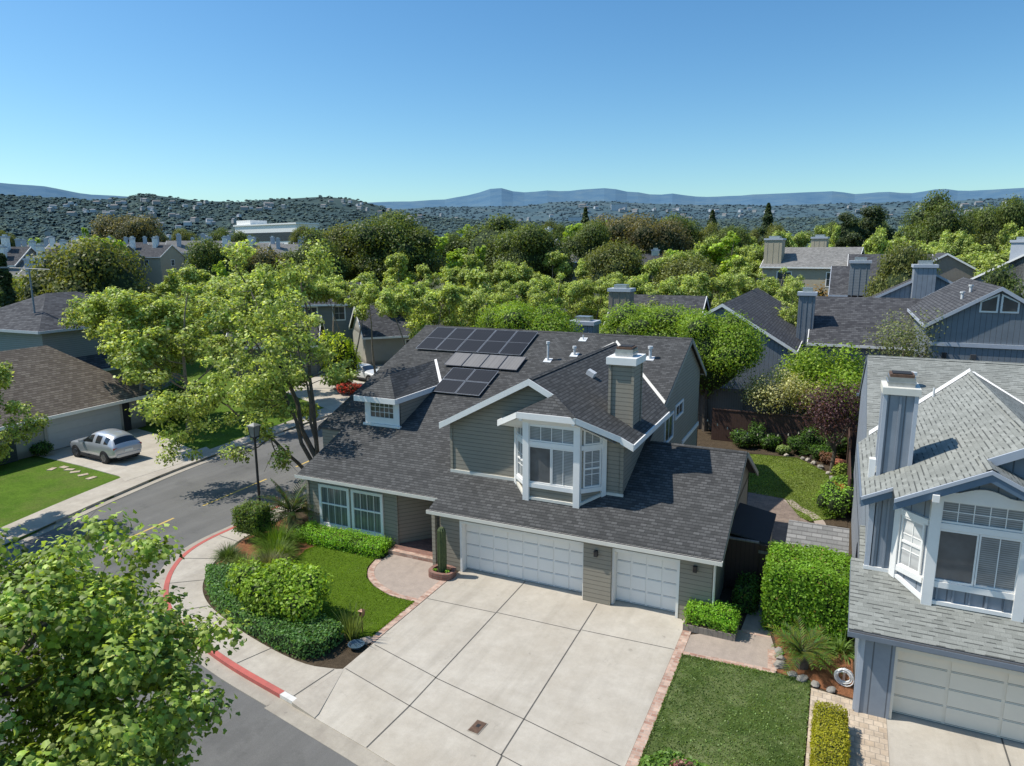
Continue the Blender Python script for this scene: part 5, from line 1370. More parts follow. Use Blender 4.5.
tuft('agapanthus', 'smaller strappy clump at the foot of the blue house wall', (12.95, -.2, 0), .5, .4, .6, 150, (.08, .14, .03), (.15, .22, .06), .022, 1.6, .9, cat='plant', seed=33)
hr = thing('hose_reel', 'coil of pale hose against the corner of the blue house', 'hose', (13.05, -2.0, 0))
m = MB()
for k in range(9):
    q_ = random.Random(k+3); tl, rr_, ph = q_.uniform(-.5, .5), q_.uniform(.15, .25), q_.uniform(-.4, .4)
    pts = [Vector((rr_*math.cos(a*.3927), rr_*math.cos(a*.3927)*tl+q_.uniform(-.01, .01)+.09*ph, .27+rr_*math.sin(a*.3927)*.95+ph*.06)) for a in range(17)]; m.path(pts, [.016]*17, 5)
m.build('hose', M['vent'], hr)
m = MB(); m.box(-.03, .03, .02, .08, 0, .5); m.build('reel_stand', M['steel'], hr)
# dark ground cover and red shrub bottom right
cover('ground_cover', 'bushy green ground cover at the driveway corner of the right lawn', [(8.8, -7.5), (9.3, -6.9), (10.2, -7.1), (11.0, -7.7), (11.4, -8.8), (8.8, -9.6)], .3, 3600, .1, (.07, .13, .025), (.16, .23, .05))
shrub('shrub', 'purple brown low shrub in the ground cover by the driveway', (9.95, -8.0, .1), .75, .55, .65, .08, 1800, (.14, .06, .06), (.22, .11, .09), seed=41)
# cactus in its brick planter
pl = thing('planter', 'round cornered low brick planter at the foot of the column cactus', 'planter', (-.48, -.85, 0))
m = MB(); n = 20; ro_, ri = (.5, .42), (.36, .28)
oc = [(math.copysign(abs(math.cos(6.283*i/n))**.7, math.cos(6.283*i/n)), math.copysign(abs(math.sin(6.283*i/n))**.7, math.sin(6.283*i/n))) for i in range(n)]
for i in range(n):
    j = (i+1) % n; a, b = oc[i], oc[j]
    A0, B0 = (a[0]*ro_[0], a[1]*ro_[1]), (b[0]*ro_[0], b[1]*ro_[1]); A1, B1 = (a[0]*ri[0], a[1]*ri[1]), (b[0]*ri[0], b[1]*ri[1])
    m.poly([(*A0, 0), (*B0, 0), (*B0, .24), (*A0, .24)]); m.poly([(*A0, .24), (*B0, .24), (*B1, .24), (*A1, .24)]); m.poly([(*A1, .24), (*B1, .24), (*B1, .1), (*A1, .1)])
m.build('planter_wall', M['brickdk'], pl)
m = MB(); m.poly([(a[0]*ri[0], a[1]*ri[1], .17) for a in oc]); m.build('planter_soil', M['soil'], pl)
cc = thing('cactus', 'tall single column cactus between the entry path and the garage', 'cactus', (-.48, -.85, .16))
m = MB(); nn = 20; hs = [0, .3, .8, 1.3, 1.62, 1.72]; rr = [.14, .155, .16, .155, .14, .08]
rings = [[(math.cos(6.283*i/nn)*r*(1+.12*(1 if i % 2 else -1)), math.sin(6.283*i/nn)*r*(1+.12*(1 if i % 2 else -1)), z) for i in range(nn)] for z, r in zip(hs, rr)]
for a, b in zip(rings, rings[1:]):
    for i in range(nn): j = (i+1) % nn; m.poly([a[i], a[j], b[j], b[i]])
m.poly(rings[-1]); m.build('stem', M['cactus'], cc)
for i, (x, y, s) in enumerate(((-.2, -.95, .12), (-.72, -.98, .09))):
    shrub('succulent', ['small green succulent in the brick planter, garage side', 'small green succulent in the brick planter, path side'][i], (x, y, .16), s, s, s*1.3, .05, 120, G1, G2, cat='succulent', seed=60+i)
shrub('potted_plant', 'white potted plant on the shaded porch', (-1.45, 1.7, .15), .2, .2, .5, .07, 160, D1, D2, cat='potted plant', seed=71)
# little copper lantern, thin plant and dish beside the lawn corner
o = thing('garden_lantern', 'small copper lantern on a thin post at the front corner of the turf', 'lantern', (-.75, -5.35, 0))
m = MB(); m.tube((0, 0, 0), (0, 0, .6), .018, .018, 6); m.build('post', M['copper'], o)
m = MB(); m.box(-.07, .07, -.07, .07, .60, .77); m.build('lantern_box', M['copper'], o)
m = MB(); m.poly([(-.09, -.09, .77), (.09, -.09, .77), (0, 0, .82)]); m.poly([(.09, -.09, .77), (.09, .09, .77), (0, 0, .82)]); m.poly([(.09, .09, .77), (-.09, .09, .77), (0, 0, .82)]); m.poly([(-.09, .09, .77), (-.09, -.09, .77), (0, 0, .82)]); m.build('lantern_cap', M['copper'], o)
tuft('slender_plant', 'thin upright green plant around the copper lantern', (-.85, -5.75, 0), .3, .35, 1.0, 130, (.08, .11, .03), (.13, .16, .05), .014, .4, 2.2, cat='plant', seed=77)
o = thing('glazed_dish', 'dark blue glazed dish standing at the driveway edge by the lantern', 'dish', (-.42, -6.1, 0))
m = MB(); 
for (z0, r0, z1, r1) in ((0, .16, .12, .26), (.12, .26, .12, .22), (.12, .22, .05, .16)):
    for i in range(18):
        a, b = 6.283*i/18, 6.283*(i+1)/18; m.poly([(math.cos(a)*r0, math.sin(a)*r0, z0), (math.cos(b)*r0, math.sin(b)*r0, z0), (math.cos(b)*r1, math.sin(b)*r1, z1), (math.cos(a)*r1, math.sin(a)*r1, z1)])
m.poly([(math.cos(6.283*i/18)*.17, math.sin(6.283*i/18)*.17, .05) for i in range(18)]); m.build('bowl', M['bluepot'], o)
stone('tan boulder at the front corner of the brick lawn border', -.35, -5.72, .22, .5, 'pebble')
# side yard: fence, gate, two sheds
fn = thing('fence', 'dark redwood board fence joining the garage to the gate', 'fence', (9.65, 2.6, 0))
m = MB(); m.box(-.5, .55, -.03, .03, .05, 1.85); m.build('board_panel', M['redwood'], fn)
m = MB(); m.box(-.5, .6, -.06, .06, 1.85, 1.9); m.build('top_rail', M['greywood'], fn)
for x in (-.45, .55): 
    m = MB(); m.box(x-.05, x+.05, -.09, -.03, 0, 1.85); m.build('post', M['redwood'], fn)
gt = thing('garden_gate', 'brown timber gate at the end of the side path', 'gate', (10.6, 2.6, 0))
m = MB(); m.box(-.38, .42, -.025, .025, .06, 1.8); m.build('board_panel', M['redwood'], gt)
for q in (.3, 1.5): m = MB(); m.box(-.38, .42, -.05, -.025, q, q+.1); m.build('gate_rail', M['greywood'], gt)
m = MB(); m.box(.3, .36, -.08, -.05, .95, 1.1); m.build('handle', M['black'], gt)
s1 = thing('lean_to_shed', 'low lean-to store with shade-darkened roof against the garage side wall', 'shed', (9.7, 4.4, 0))
m = MB(); m.box(-.5, .75, -1.5, 1.4, 0, 1.75); m.build('wall', M['cream_wall'], s1)
m = MB(); m.slab([(-.52, -1.6, 2.05), (.85, -1.6, 1.8), (.85, 1.5, 1.8), (-.52, 1.5, 2.05)], .07); m.build('roof', [M['dark'], M['dkgrey']], s1)  # shade over the shingles is painted in as near black
s2 = thing('garden_shed', 'small grey shingled shed behind the tall boxy hedge', 'shed', (12.05, 3.4, 0))
m = MB(); m.box(-.75, .85, -.85, .85, 0, 1.95); m.build('wall', M['greywood'], s2)
m = MB(); m.slab([(-.95, -1.05, 1.9), (1.0, -1.05, 1.9), (1.0, .45, 2.4), (-.95, .45, 2.4)], .08); m.slab([(1.0, 1.05, 2.05), (-.95, 1.05, 2.05), (-.95, .45, 2.4), (1.0, .45, 2.4)], .08); m.build('roof', [M['roof_tan'], M['dkgrey']], s2)
# back fence and beds
fb2 = thing('fence', 'long dark redwood fence along the back of the garden', 'fence', (9.6, 22.6, 0))
m = MB(); m.box(-4.2, 5.2, -.03, .03, 0, 1.95); m.build('board_panel', M['redwood'], fb2)
m = MB(); m.box(-4.2, 5.2, -.06, .06, 1.95, 2.02); m.build('top_rail', M['redwood'], fb2)
fb3 = thing('fence', 'grey weathered fence with lattice behind the pale spring tree', 'fence', (8.0, 25.0, 0))
m = MB(); m.box(-4.0, 4.5, -.03, .03, 0, 2.9); m.build('board_panel', M['greywood'], fb3)
for x in (-3.9, -1.1, 1.7, 4.4): m = MB(); m.box(x-.07, x+.07, -.1, -.03, 0, 3.0); m.build('post', M['greywood'], fb3)
fs = thing('fence', 'grey side fence between the back lawn and the blue house', 'fence', (13.2, 11.5, 0), R(90))
m = MB(); m.box(.5, 11, -.03, .03, 0, 1.7); m.build('board_panel', M['redwood'], fs)
sheet('garden_bed', [(12.75, 10.4), (13.2, 10.4), (13.2, 22.5), (5.8, 22.5), (5.8, 20.4), (10.6, 20.5), (12.2, 18.3), (12.8, 14.5)], .0, M['soil'], .06)  # dark soil colour paints in the shade of the trees over this bed
for i, (x, y) in enumerate(((10.9, 20.3), (11.5, 19.6), (11.9, 18.9), (12.3, 18.0), (12.5, 17.1), (12.65, 16.2), (12.75, 15.3), (11.2, 20.1), (12.8, 14.4), (10.0, 20.6))):
    stone('pale river stone in the row edging the back lawn', x, y, .16+.03*(i % 3), .8, 'walk' if i % 2 else 'stone', 'stones edging the back lawn')
for i, (x, y, r, h_, b, a, lab) in enumerate((
    (12.7, 11.6, .95, 1.5, (.09, .17, .02), (.19, .30, .04), 'bright round shrub at the near corner of the back lawn'),
    (12.85, 13.6, .5, .9, (.20, .11, .03), (.28, .2, .05), 'orange tinted shrub beside the back lawn'),
    (12.9, 15.2, .6, .9, (.08, .14, .02), (.16, .24, .04), 'leafy shrub behind the pale river stones'),
    (11.9, 20.6, .7, .9, D1, D2, 'dark shrub in the shaded back bed'),
    (10.6, 21.5, .8, 1.0, D1, D2, 'wide dark shrub under the back fence'),
    (9.0, 21.6, .8, .9, D1, D2, 'dark shrub left in the bed under the back fence'),
    (7.4, 21.5, .9, 1.1, D1, D2, 'dark shrub behind the rear corner of the green house'),
    (12.3, 19.9, .55, .7, (.09, .05, .03), (.16, .08, .05), 'small bronze shrub behind the row of river stones'),
    (12.9, 17.6, .5, .8, (.12, .16, .03), (.22, .26, .05), 'yellow green shrub under the plum tree'),
    (11.2, 22.0, .9, 1.6, D1, D2, 'tall dark shrub against the middle of the back fence'),
    (8.2, 21.9, .7, 1.5, D1, D2, 'upright dark shrub against the left part of the back fence'),
    (12.6, 21.6, .9, 1.4, D1, D2, 'dark shrub in the far right corner of the back garden'),
    (9.8, 20.9, .45, .5, (.10, .14, .04), (.2, .24, .1), 'low grey green plant at the top edge of the back lawn'))):
    shrub('shrub', lab, (x, y, 0), r, r*.85, h_, .1, 1500, b, a, seed=80+i)
cycad('sago_palm', 'small sago palm in the shaded bed behind the back lawn', (11.4, 20.9, 0), .8, 26, .2, (.07, .12, .03), 12)
tp = thing('terracotta_pot', 'terracotta pot among the plants right of the back lawn', 'pot', (12.75, 19.0, 0)); m = MB(); m.tube((0, 0, 0), (0, 0, .5), .22, .34, 14); m.tube((0, 0, .42), (0, 0, .54), .37, .37, 14); m.build('pot', M['terracotta'], tp)
# string of lights from the house to the tree
sg = thing('string_lights', 'sagging string of small bulbs from the house corner to the plum tree', 'string lights', (5.7, 15.6, 3.2))
A_, B_ = Vector((0, 0, 0)), Vector((7.0, 2.6, -.1)); pts = [A_.lerp(B_, i/14)+Vector((0, 0, -1.0*4*(i/14)*(1-i/14))) for i in range(15)]
m = MB(); m.path(pts, [.012]*15, 4); m.build('cord', M['black'], sg)
for i in range(1, 14, 1):
    m = MB(); m.tube(pts[i]+Vector((0, 0, -.12)), pts[i]+Vector((0, 0, -.01)), .04, .02, 7); m.build('bulb', M['bulb'], sg)
# across the street
shrub('shrub', 'wide rounded green shrub on the lawn left of the silver car', (-30.3, -1.0, 0), 1.9, 1.7, 1.7, .14, 4200, (.10, .15, .02), (.17, .23, .04), seed=91)
shrub('shrub', 'dark low shrub beside the far garage door', (-30.0, 2.6, 0), .8, .6, .8, .1, 900, D1, D2, seed=92)
shrub('shrub', 'round topped green shrub at the right corner of the far garage', (-29.6, 11.4, 0), 1.0, 1.0, 2.6, .13, 2200, (.05, .10, .015), (.12, .2, .03), seed=93)
shrub('shrub', 'dense dark shrub beside the shaded passage across the street', (-31.0, 13.5, 0), 1.8, 1.6, 2.6, .14, 2600, D1, D2, seed=94)
shrub('shrub', 'red flowering azalea beside the white sedan', (far_at(343, 59).x, far_at(343, 59).y, 0), 1.3, .9, 1.1, .13, 1500, (.35, .02, .03), (.10, .13, .03), seed=95)
shrub('shrub', 'small dark shrub left of the red azalea', (far_at(332, 62).x, far_at(332, 62).y, 0), 1.3, 1.0, 1.2, .13, 1200, D1, D2, seed=96)
for i, (u, dd, zb) in enumerate(((794, 93, 4.2), (817, 92, 4.4), (835, 92, 4.0))):
    p = far_at(u, dd)
    shrub('shrub', ['rusty round shrub left of three before the cream house', 'rusty round shrub in the middle before the cream house', 'gold based shrub right of three before the cream house'][i], (p.x, p.y, 0), 1.9, 1.7, 7.4, .3, 1500, (.14, .085, .03), (.2, .14, .05), seed=100+i)
# lawns across the street
sheet('far_lawn', [(-22.0, 7.8), (-22.9, 8.2), (-27.8, 9.5), (-30, 13), (-31, 19), (-25.5, 20.5), (-22.9, 18.5)], .01, M['grass_far'], .1)

# blades of grass standing on the nearer lawns
def lawn_blades(name, label, pts, z, n, L, base, alt, edge=.35):
    c = Vector((sum(p[0] for p in pts)/len(pts), sum(p[1] for p in pts)/len(pts)))
    tri = [(c, Vector(pts[i]), Vector(pts[(i+1) % len(pts)])) for i in range(len(pts))]
    ar = np.array([abs((b-a).x*(d-a).y-(b-a).y*(d-a).x)/2 for a, b, d in tri]); k = NR.choice(len(tri), n, p=ar/ar.sum())
    A = np.array([[t.x, t.y] for t in (x[0] for x in tri)]); Bp = np.array([[x[1].x, x[1].y] for x in tri]); D = np.array([[x[2].x, x[2].y] for x in tri])
    u, v = NR.rand(n, 1), NR.rand(n, 1); f = (u+v > 1); u = np.where(f, 1-u, u); v = np.where(f, 1-v, v)
    e = NR.rand(n) < edge; u[e] = u[e]; s_ = (u+v); w = np.where(e[:, None], (1.0+NR.normal(0, .008, (n, 1)))/np.maximum(s_, .05), 1.0); u, v = u*w, v*w
    q = A[k]+(Bp[k]-A[k])*u+(D[k]-A[k])*v
    P = np.concatenate([q, np.full((n, 1), z+L*.3)], 1); a = NR.rand(n)*6.283
    Q = np.stack([np.cos(a), np.sin(a), NR.rand(n)*.9], 1)
    patch = .5+.5*np.sin(q[:, 0]*1.7+1.3*np.sin(q[:, 1]*1.1))*np.sin(q[:, 1]*1.3+.7)
    T = tints(n, base, alt, .3)*(.75+.5*patch)[:, None]
    o = leaves(name, P, Q, L*(.6+.8*NR.rand(n)), T, jit=.25, asp=.8); tag(o, label, None, None, 'stuff'); return o
lawn_blades('grass_blades', 'short mown grass of the right front lawn', [(8.72, -2.42), (12.2, -2.25), (12.2, -7.2), (12.0, -10.9), (8.72, -10.3)], .02, 20000, .05, (.07, .11, .03), (.17, .205, .08))
lawn_blades('grass_blades', 'grass of the sunny back lawn', [(7.2, 13.3), (8.8, 13.3), (10.45, 13.05), (11.25, 10.8), (11.7, 10.5), (12.6, 11.3), (12.75, 14.4), (12.2, 18.2), (10.6, 20.4), (7.0, 19.9)], .0, 26000, .06, (.085, .125, .022), (.18, .21, .055))
lawn_blades('grass_blades', 'turf pile of the front lawn beside the entry path', lawn, .02, 12000, .04, (.075, .125, .008), (.12, .18, .016))
# ------------------------------------------------------------------ trees
SY1, SY2 = (.105, .145, .026), (.46, .49, .19)       # sycamore: grey green, sunlit highlights painted in by the pale second tint
FR1, FR2 = (.14, .20, .025), (.27, .34, .06)         # fresh spring green
OK1, OK2 = (.050, .070, .019), (.13, .15, .04)     # dark oak
syc = [tree_meshes(s, 10.5, 7.6, 2.6, 'syc', .185, 520, SY1, SY2, 'barkpale', .13, st, 8, 2, (.38, .66), .34) for s, st in ((11, 1), (23, 2), (37, 1), (51, 2))]
syctall = [tree_meshes(s, 10.5, 6.6, 6.2, 'syc', .185, 480, SY1, SY2, 'barkpale', .12, st, 7, 2, (.36, .62), .34) for s, st in ((111, 1), (123, 2))]
sycfar = [tree_meshes(s, 10.5, 8.2, 2.6, 'syc', .27, 240, SY1, SY2, 'barkpale', .15, 1, 8, 2, (.45, .78), .34) for s in (61, 73, 87)]
fresh = [tree_meshes(s, 11, 6.5, 2.0, 'fr', .38, 150, FR1, FR2, 'bark', .15, 1, 8, 2, (.45, .8), .24) for s in (91, 95)]
oak = [dome_meshes(s, 12, 11, .30, 200, OK1, OK2, 18, low=.12) for s in (5, 9, 13)]
oakol = [dome_meshes(s, 11, 11, .30, 190, (.075, .085, .022), (.13, .135, .04), 16, low=.12) for s in (15, 19)]
darkcon = [dome_meshes(49, 16, 6.5, .34, 190, (.035, .05, .025), (.07, .085, .035), 22, low=.04, rough=.85)]
rust = [dome_meshes(27, 11, 11, .30, 180, (.075, .068, .032), (.115, .10, .045), 16, low=.12)]
round_near = [dome_meshes(s, 8, 7.2, .15, 620, (.085, .14, .014), (.20, .25, .03), 20, low=.2, flat=.72) for s in (31, 33)]
con = [cone_meshes(s, 16, w, .5, 2600, (.022, .036, .014), (.05, .07, .025), pw) for s, w, pw in ((41, 5.5, .8), (43, 2.4, .55))]
cedar = [cone_meshes(47, 17, 8, .6, 2200, (.03, .045, .025), (.06, .08, .04), .9, .15)]

# foreground sycamore at the lower left, large lobed leaves
def fg_tree():
    o = thing('sycamore_tree', 'near sycamore crown with large lobed leaves filling the lower left corner', 'tree', (-.5, -16.4, -.05))
    rnd = random.Random(404); mb = MB(); tips = []
    H = 7.4
    p = Vector((0, 0, 0)); pts = [p.copy()]; rs = [.2]
    for i in range(6):
        p = p+Vector((rnd.gauss(0, .08), rnd.gauss(0, .08), .9)); pts.append(p.copy()); rs.append(.2*(1-.12*(i+1)))
    mb.path(pts, rs, 9)
    for j in range(20):
        t = rnd.uniform(.35, 1.0); q = pts[min(6, int(t*6))]; a = 6.283*j/20+rnd.uniform(-.3, .3)
        limb(mb, q, (math.cos(a), math.sin(a), rnd.uniform(.05, .7)), rnd.uniform(1.7, 2.4), .06, 2, tips, .7, .22, 4, rnd)
    cl = [((t.x, t.y, min(t.z, H-.3)), (r, r, r*.62)) for t in tips for r in (rnd.uniform(.4, .7),)]
    while len(cl) < len(tips)+330:
        d = Vector((rnd.uniform(-1, 1), rnd.uniform(-1, 1), rnd.uniform(-1, 1)))
        if d.length > 1 or d.length < .35: continue
        r = rnd.uniform(.35, .65); cl.append(((d.x*4.0, d.y*4.0, 4.3+d.z*2.6), (r, r, r*.6)))
    P, Q, S, T = clump_crown(cl, 430, .115, (.085, .135, .02), (.40, .45, .13), .34, .9, .9, .5)
    # keep the crown inside its real outline
    mb.build('trunk', M['bark'], o)
    leaves('crown', P, Q, S, T, o, tmpl=MAPLE, jit=.5)
    return o
fg_tree()
def near_tree():
    """many-stemmed sycamore beside the left end of the house, leaning out over the street"""
    o = thing('sycamore_tree', 'tall open sycamore leaning over the street from the left end of the charcoal roof', 'tree', (-10.7, 4.4, -.02))
    B = Vector(o.location); rnd = random.Random(71); mb = MB()
    stems = []
    for (tx, ty, tz, r) in ((-4.9, .6, 10.9, .15), (-2.4, 2.4, 11.0, .13), (-.6, -.3, 8.8, .10), (-6.4, -1.6, 5.2, .11), (-3.6, -1.2, 9.2, .12)):
        pts = [Vector((rnd.uniform(-.1, .1), rnd.uniform(-.1, .1), 0))]; n = 9
        for i in range(1, n+1):
            t = i/n; bow = math.sin(t*math.pi)*.5
            pts.append(Vector((tx*t**1.25+rnd.gauss(0, .07), ty*t**1.25+rnd.gauss(0, .07), tz*t**.85+bow*.2+rnd.gauss(0, .05))))
        rs = [r*(1-.8*i/n) for i in range(n+1)]; mb.path(pts, rs, 7); stems.append((pts, rs))
    tips = []
    for pts, rs in stems:
        low = pts[-1].z < 6
        for k in range(9 if not low else 9):
            i = rnd.randint(4 if not low else 3, 9); a = rnd.uniform(0, 6.283)
            limb(mb, pts[i], (math.cos(a), math.sin(a), rnd.uniform(-.1, .6) if not low else rnd.uniform(-1.0, .3)), rnd.uniform(.9, 1.7), max(.03, rs[i]*.6), 1, tips, .7, .15, 4, rnd)
        tips.append(pts[-1])
    for k in range(20): tips.append(Vector((rnd.uniform(-1.0, 1.4), rnd.uniform(-3.6, -.4), rnd.uniform(5.6, 8.2))))
    for k in range(58): tips.append(Vector((rnd.uniform(-5.8, -.8), rnd.uniform(-2.2, 1.0), rnd.uniform(3.6, 6.6))))
    # hanging side branch over the pavement
    for k in range(40): tips.append(Vector((-7.2+rnd.gauss(0, .75), -2.2+rnd.gauss(0, .8), 4.9-abs(rnd.gauss(0, 1.35)))))
    cl = [((t.x, t.y, t.z), (r, r, r*.8)) for t in tips if t.z > 1.6 for r in (rnd.uniform(.34, .62),)]
    P, Q, S, T = clump_crown(cl, 330, .165, SY1, SY2, .32, .75)
    mb.build('trunk', M['bark'], o); leaves('crown', P, Q, S, T, o)
    return o
def syct(i, label, x, y, h, w=1.0, rz=0.0, far=False, group=None):
    return plant_tree((sycfar if far else syc)[i], 'sycamore_tree', label, (x, y, -.02), rz, h, w, group)
# street trees
near_tree()
def at_u(i, label, u, dd, tv, w, rz):
    q = far_at(u, dd); return syct(i, label, q.x, q.y, top_h(tv, dd), w, rz)
at_u(0, 'big pale sycamore on the lawn across the street', 172, 50, 246, 1.15, .4)
at_u(3, 'leaning sycamore beyond the far lawn, behind the big pale one', 232, 57, 250, 1.1, 4.0)
q = far_at(371, 61.5); plant_tree(syctall[0], 'sycamore_tree', 'slim sycamore beside the white sedan', (q.x, q.y, 0), 3.0, 10.4, 1.0)
q = far_at(428, 66); plant_tree(syctall[1], 'sycamore_tree', 'airy sycamore left of the solar panels, beyond the roof', (q.x, q.y, 0), 5.2, 10.6, 1.0)
q = far_at(325, 72); plant_tree(syctall[1], 'sycamore_tree', 'sycamore rising behind the yellow green tree', (q.x, q.y, 0), .9, 11.2, 1.1)
syct(3, 'sycamore partly in frame at the left edge above the brown roof', -21.6, -5.4, 8.5, .95, 2.4)
at_u(1, 'large sycamore beside the blue grey house across the street', 118, 54, 256, 1.05, 1.8)
q = far_at(256, 64); plant_tree(syctall[1], 'sycamore_tree', 'sycamore with broad pale crown left of the street lamp', (q.x, q.y, 0), 3.3, 11.8, 1.15)
q = far_at(292, 70); plant_tree(syctall[0], 'sycamore_tree', 'sycamore in the gap behind the leaning one, beyond the street', (q.x, q.y, 0), 5.1, 11.9, 1.1)
at_u(3, 'low sycamore against the shaded house wall across the street', 140, 56, 290, 1.0, 2.7)
shrub_t = shrub('small_tree', 'vivid yellow green round tree beside the far driveway', (far_at(334, 61).x, far_at(334, 61).y, .8), 2.0, 1.9, 3.9, .17, 6500, (.22, .27, .012), (.42, .46, .03), cat='tree', lobes=10, seed=110, var=.18)
# a row of street trees behind the solar roof
row = [(445, 60), (468, 66), (506, 70), (528, 68), (556, 72), (585, 76), (612, 82), (640, 72), (668, 68), (697, 70), (724, 76), (752, 82), (775, 92), (415, 58), (408, 63), (348, 71)]
tops = [258, 268, 270, 264, 250, 262, 258, 262, 255, 252, 258, 262, 262, 262, 266, 262]
for i, ((u, dd), tv) in enumerate(zip(row, tops)):
    p = far_at(u, dd); plant_tree(syctall[i % 2] if u < 430 else syc[i % 4], 'sycamore_tree', 'pale leafed sycamore in the street row behind the main roof', (p.x, p.y, -.02), i*1.7, top_h(tv, dd), .98, 'sycamores in the street row behind the main roof')
# round evergreen trees just behind the house
for (u, dd, tv, w, lab, k) in ((648, 56, 300, 1.2, 'round dark green tree left of two behind the gable end', 0), (714, 47, 303, .86, 'round dark green tree right of two behind the gable end', 1), (527, 50, 297, .95, 'bright feathery tree just behind the solar panel ridge', 1), (507, 53, 301, .8, 'lower bright tree touching the feathery one behind the ridge', 0)):
    p = far_at(u, dd); plant_tree(round_near[k], 'round_tree', lab, (p.x, p.y, 0), u*.1, top_h(tv, dd), w)
# back garden trees
def small(label, x, y, h, rx, b, a, n, leaf, seed, name='small_tree', trunk=.35, var=.25):
    o = shrub(name, label, (x, y, h*trunk), rx, rx*.9, h*(1-trunk), leaf, n, b, a, cat='tree', seed=seed, lobes=11, shell=.6, dark=False, var=var)
    m = MB(); m.path([Vector((0, 0, -h*trunk-.02)), Vector((.1, .05, -h*trunk*.4)), Vector((0, 0, h*.25))], [.12, .10, .04], 7)
    rnd = random.Random(seed)
    for i in range(7):
        a_ = rnd.uniform(0, 6.28); m.path([Vector((.05, .02, -h*trunk*.3)), Vector((math.cos(a_)*rx*.4, math.sin(a_)*rx*.4, h*.2)), Vector((math.cos(a_)*rx*.75, math.sin(a_)*rx*.75, h*(1-trunk)*rnd.uniform(.4, .8)))], [.06, .035, .012], 5)
    m.build('trunk', M['bark'], o); return o
small('purple leaved plum tree beside the blue house roof', 12.4, 18.2, 5.2, 1.9, (.045, .022, .026), (.12, .06, .06), 4200, .12, 120, 'plum_tree')
small('pale spring blossom tree over the back fence', 8.9, 23.6, 4.6, 2.3, (.20, .20, .075), (.36, .33, .20), 4200, .13, 121, 'spring_tree', .45)
small('sparse pale tree right of the blossom tree by the fence', 10.9, 23.2, 4.2, 1.4, (.18, .19, .06), (.32, .30, .16), 1800, .13, 125, 'spring_tree', .45)
small('bright lobed green tree behind the back garden fence', 11.4, 26.6, 6.0, 2.7, (.085, .14, .014), (.21, .26, .03), 9000, .19, 122, 'leafy_tree', .2)
small('lower bright green tree left of the blue gable', 14.2, 27.0, 5.0, 2.2, (.085, .14, .014), (.20, .25, .03), 6000, .19, 126, 'leafy_tree', .2)
small('bright green tree in the gap behind the plum tree', 12.6, 23.8, 4.8, 1.9, (.085, .14, .014), (.20, .25, .03), 5000, .18, 127, 'leafy_tree', .2)
small('thin grey green olive tree in front of the blue gable', 16.2, 30.5, 8.1, 2.5, (.10, .115, .05), (.18, .19, .09), 3000, .15, 123, 'olive_tree', .4)
# middle distance: every tree its own object
belt_w = 1
def put(p_, name, label, u, dd, tv, w, group=None):
    q = far_at(u, dd); return plant_tree(p_, name, label, (q.x, q.y, -.1), random.uniform(0, 6.28), top_h(tv, dd), w, group)
put(oak[0], 'oak_tree', 'broad dark oak left of the middle against the hills', 393, 135, 212, 1.0)
put(oakol[0], 'oak_tree', 'olive green oak left of the broad dark oak', 345, 140, 226, .95)
put(oak[1], 'oak_tree', 'smaller dark oak behind the sycamores, left of the broad one', 312, 130, 230, .9)
put(oak[2], 'oak_tree', 'wide dark oak beside the hip roofed house', 530, 140, 220, .95)
put(oak[1], 'oak_tree', 'flat topped dark oak behind the slim chimneys', 497, 180, 216, 1.25)
put(oakol[1], 'oak_tree', 'domed olive oak at the left in front of the townhouses', 92, 82, 232, .86)
put(fresh[0], 'spring_tree', 'fresh yellow green tree behind the domed olive oak', 84, 98, 219, .95)
put(syctall[0], 'sycamore_tree', 'thin pale tree beside the far road light', 38, 95, 266, .6)
put(oak[0], 'oak_tree', 'dark bushy tree above the left sycamores', 212, 115, 238, .8)
put(rust[0], 'oak_tree', 'rust brown tree in the left middle distance', 258, 120, 240, .8)
put(rust[0], 'oak_tree', 'rust brown tree under the left hills', 131, 330, 214, .9)
put(rust[0], 'oak_tree', 'brownish oak left of centre right belt', 622, 165, 210, .9)
put(rust[0], 'oak_tree', 'brownish oak beside the fresh trees right of centre', 655, 160, 216, .85)
put(oak[2], 'oak_tree', 'dark oak behind the fresh trees right of centre', 676, 175, 213, .8)
put(oak[0], 'oak_tree', 'brown green oak right of the wide dark oak', 590, 150, 222, .8)
put(fresh[0], 'spring_tree', 'fresh green tree above the grey cowled roof', 588, 200, 212, 1.0)
put(fresh[1], 'spring_tree', 'tall fresh green tree right of the cowled roof', 607, 205, 210, 1.0)
put(fresh[1], 'spring_tree', 'bright fresh tree in the belt right of centre', 727, 130, 219, 1.3)
put(fresh[0], 'spring_tree', 'fresh light tree left of the slim white chimneys', 445, 165, 224, 1.2)
put(fresh[1], 'spring_tree', 'fresh light tree just left of the flat topped oak', 462, 190, 214, 1.0)
put(darkcon[0], 'conifer_tree', 'tall dark cedar left of the round right oak', 868, 210, 204, 1.15)
put(darkcon[0], 'conifer_tree', 'dark conifer standing beside the tall cedar', 848, 205, 209, 1.0)
put(con[0], 'conifer_tree', 'pointed dark conifer in the right tree belt', 766, 250, 208, 1.3)
put(con[0], 'conifer_tree', 'lone dark conifer right of the centre belt', 711, 240, 213, 1.3)
put(con[0], 'conifer_tree', 'small dark conifer above the fresh trees', 585, 260, 209, 1.2)
put(oak[1], 'oak_tree', 'big round dark oak on the right skyline', 936, 185, 203, .72)
put(oak[2], 'oak_tree', 'round dark oak at the right edge of the skyline', 1000, 190, 205, .55)
put(oak[0], 'oak_tree', 'low dark oak between the two right skyline oaks', 972, 200, 217, .5)
put(con[1], 'cypress_tree', 'narrow black green cypress cut by the left edge', 0, 78, 250, 1.3)
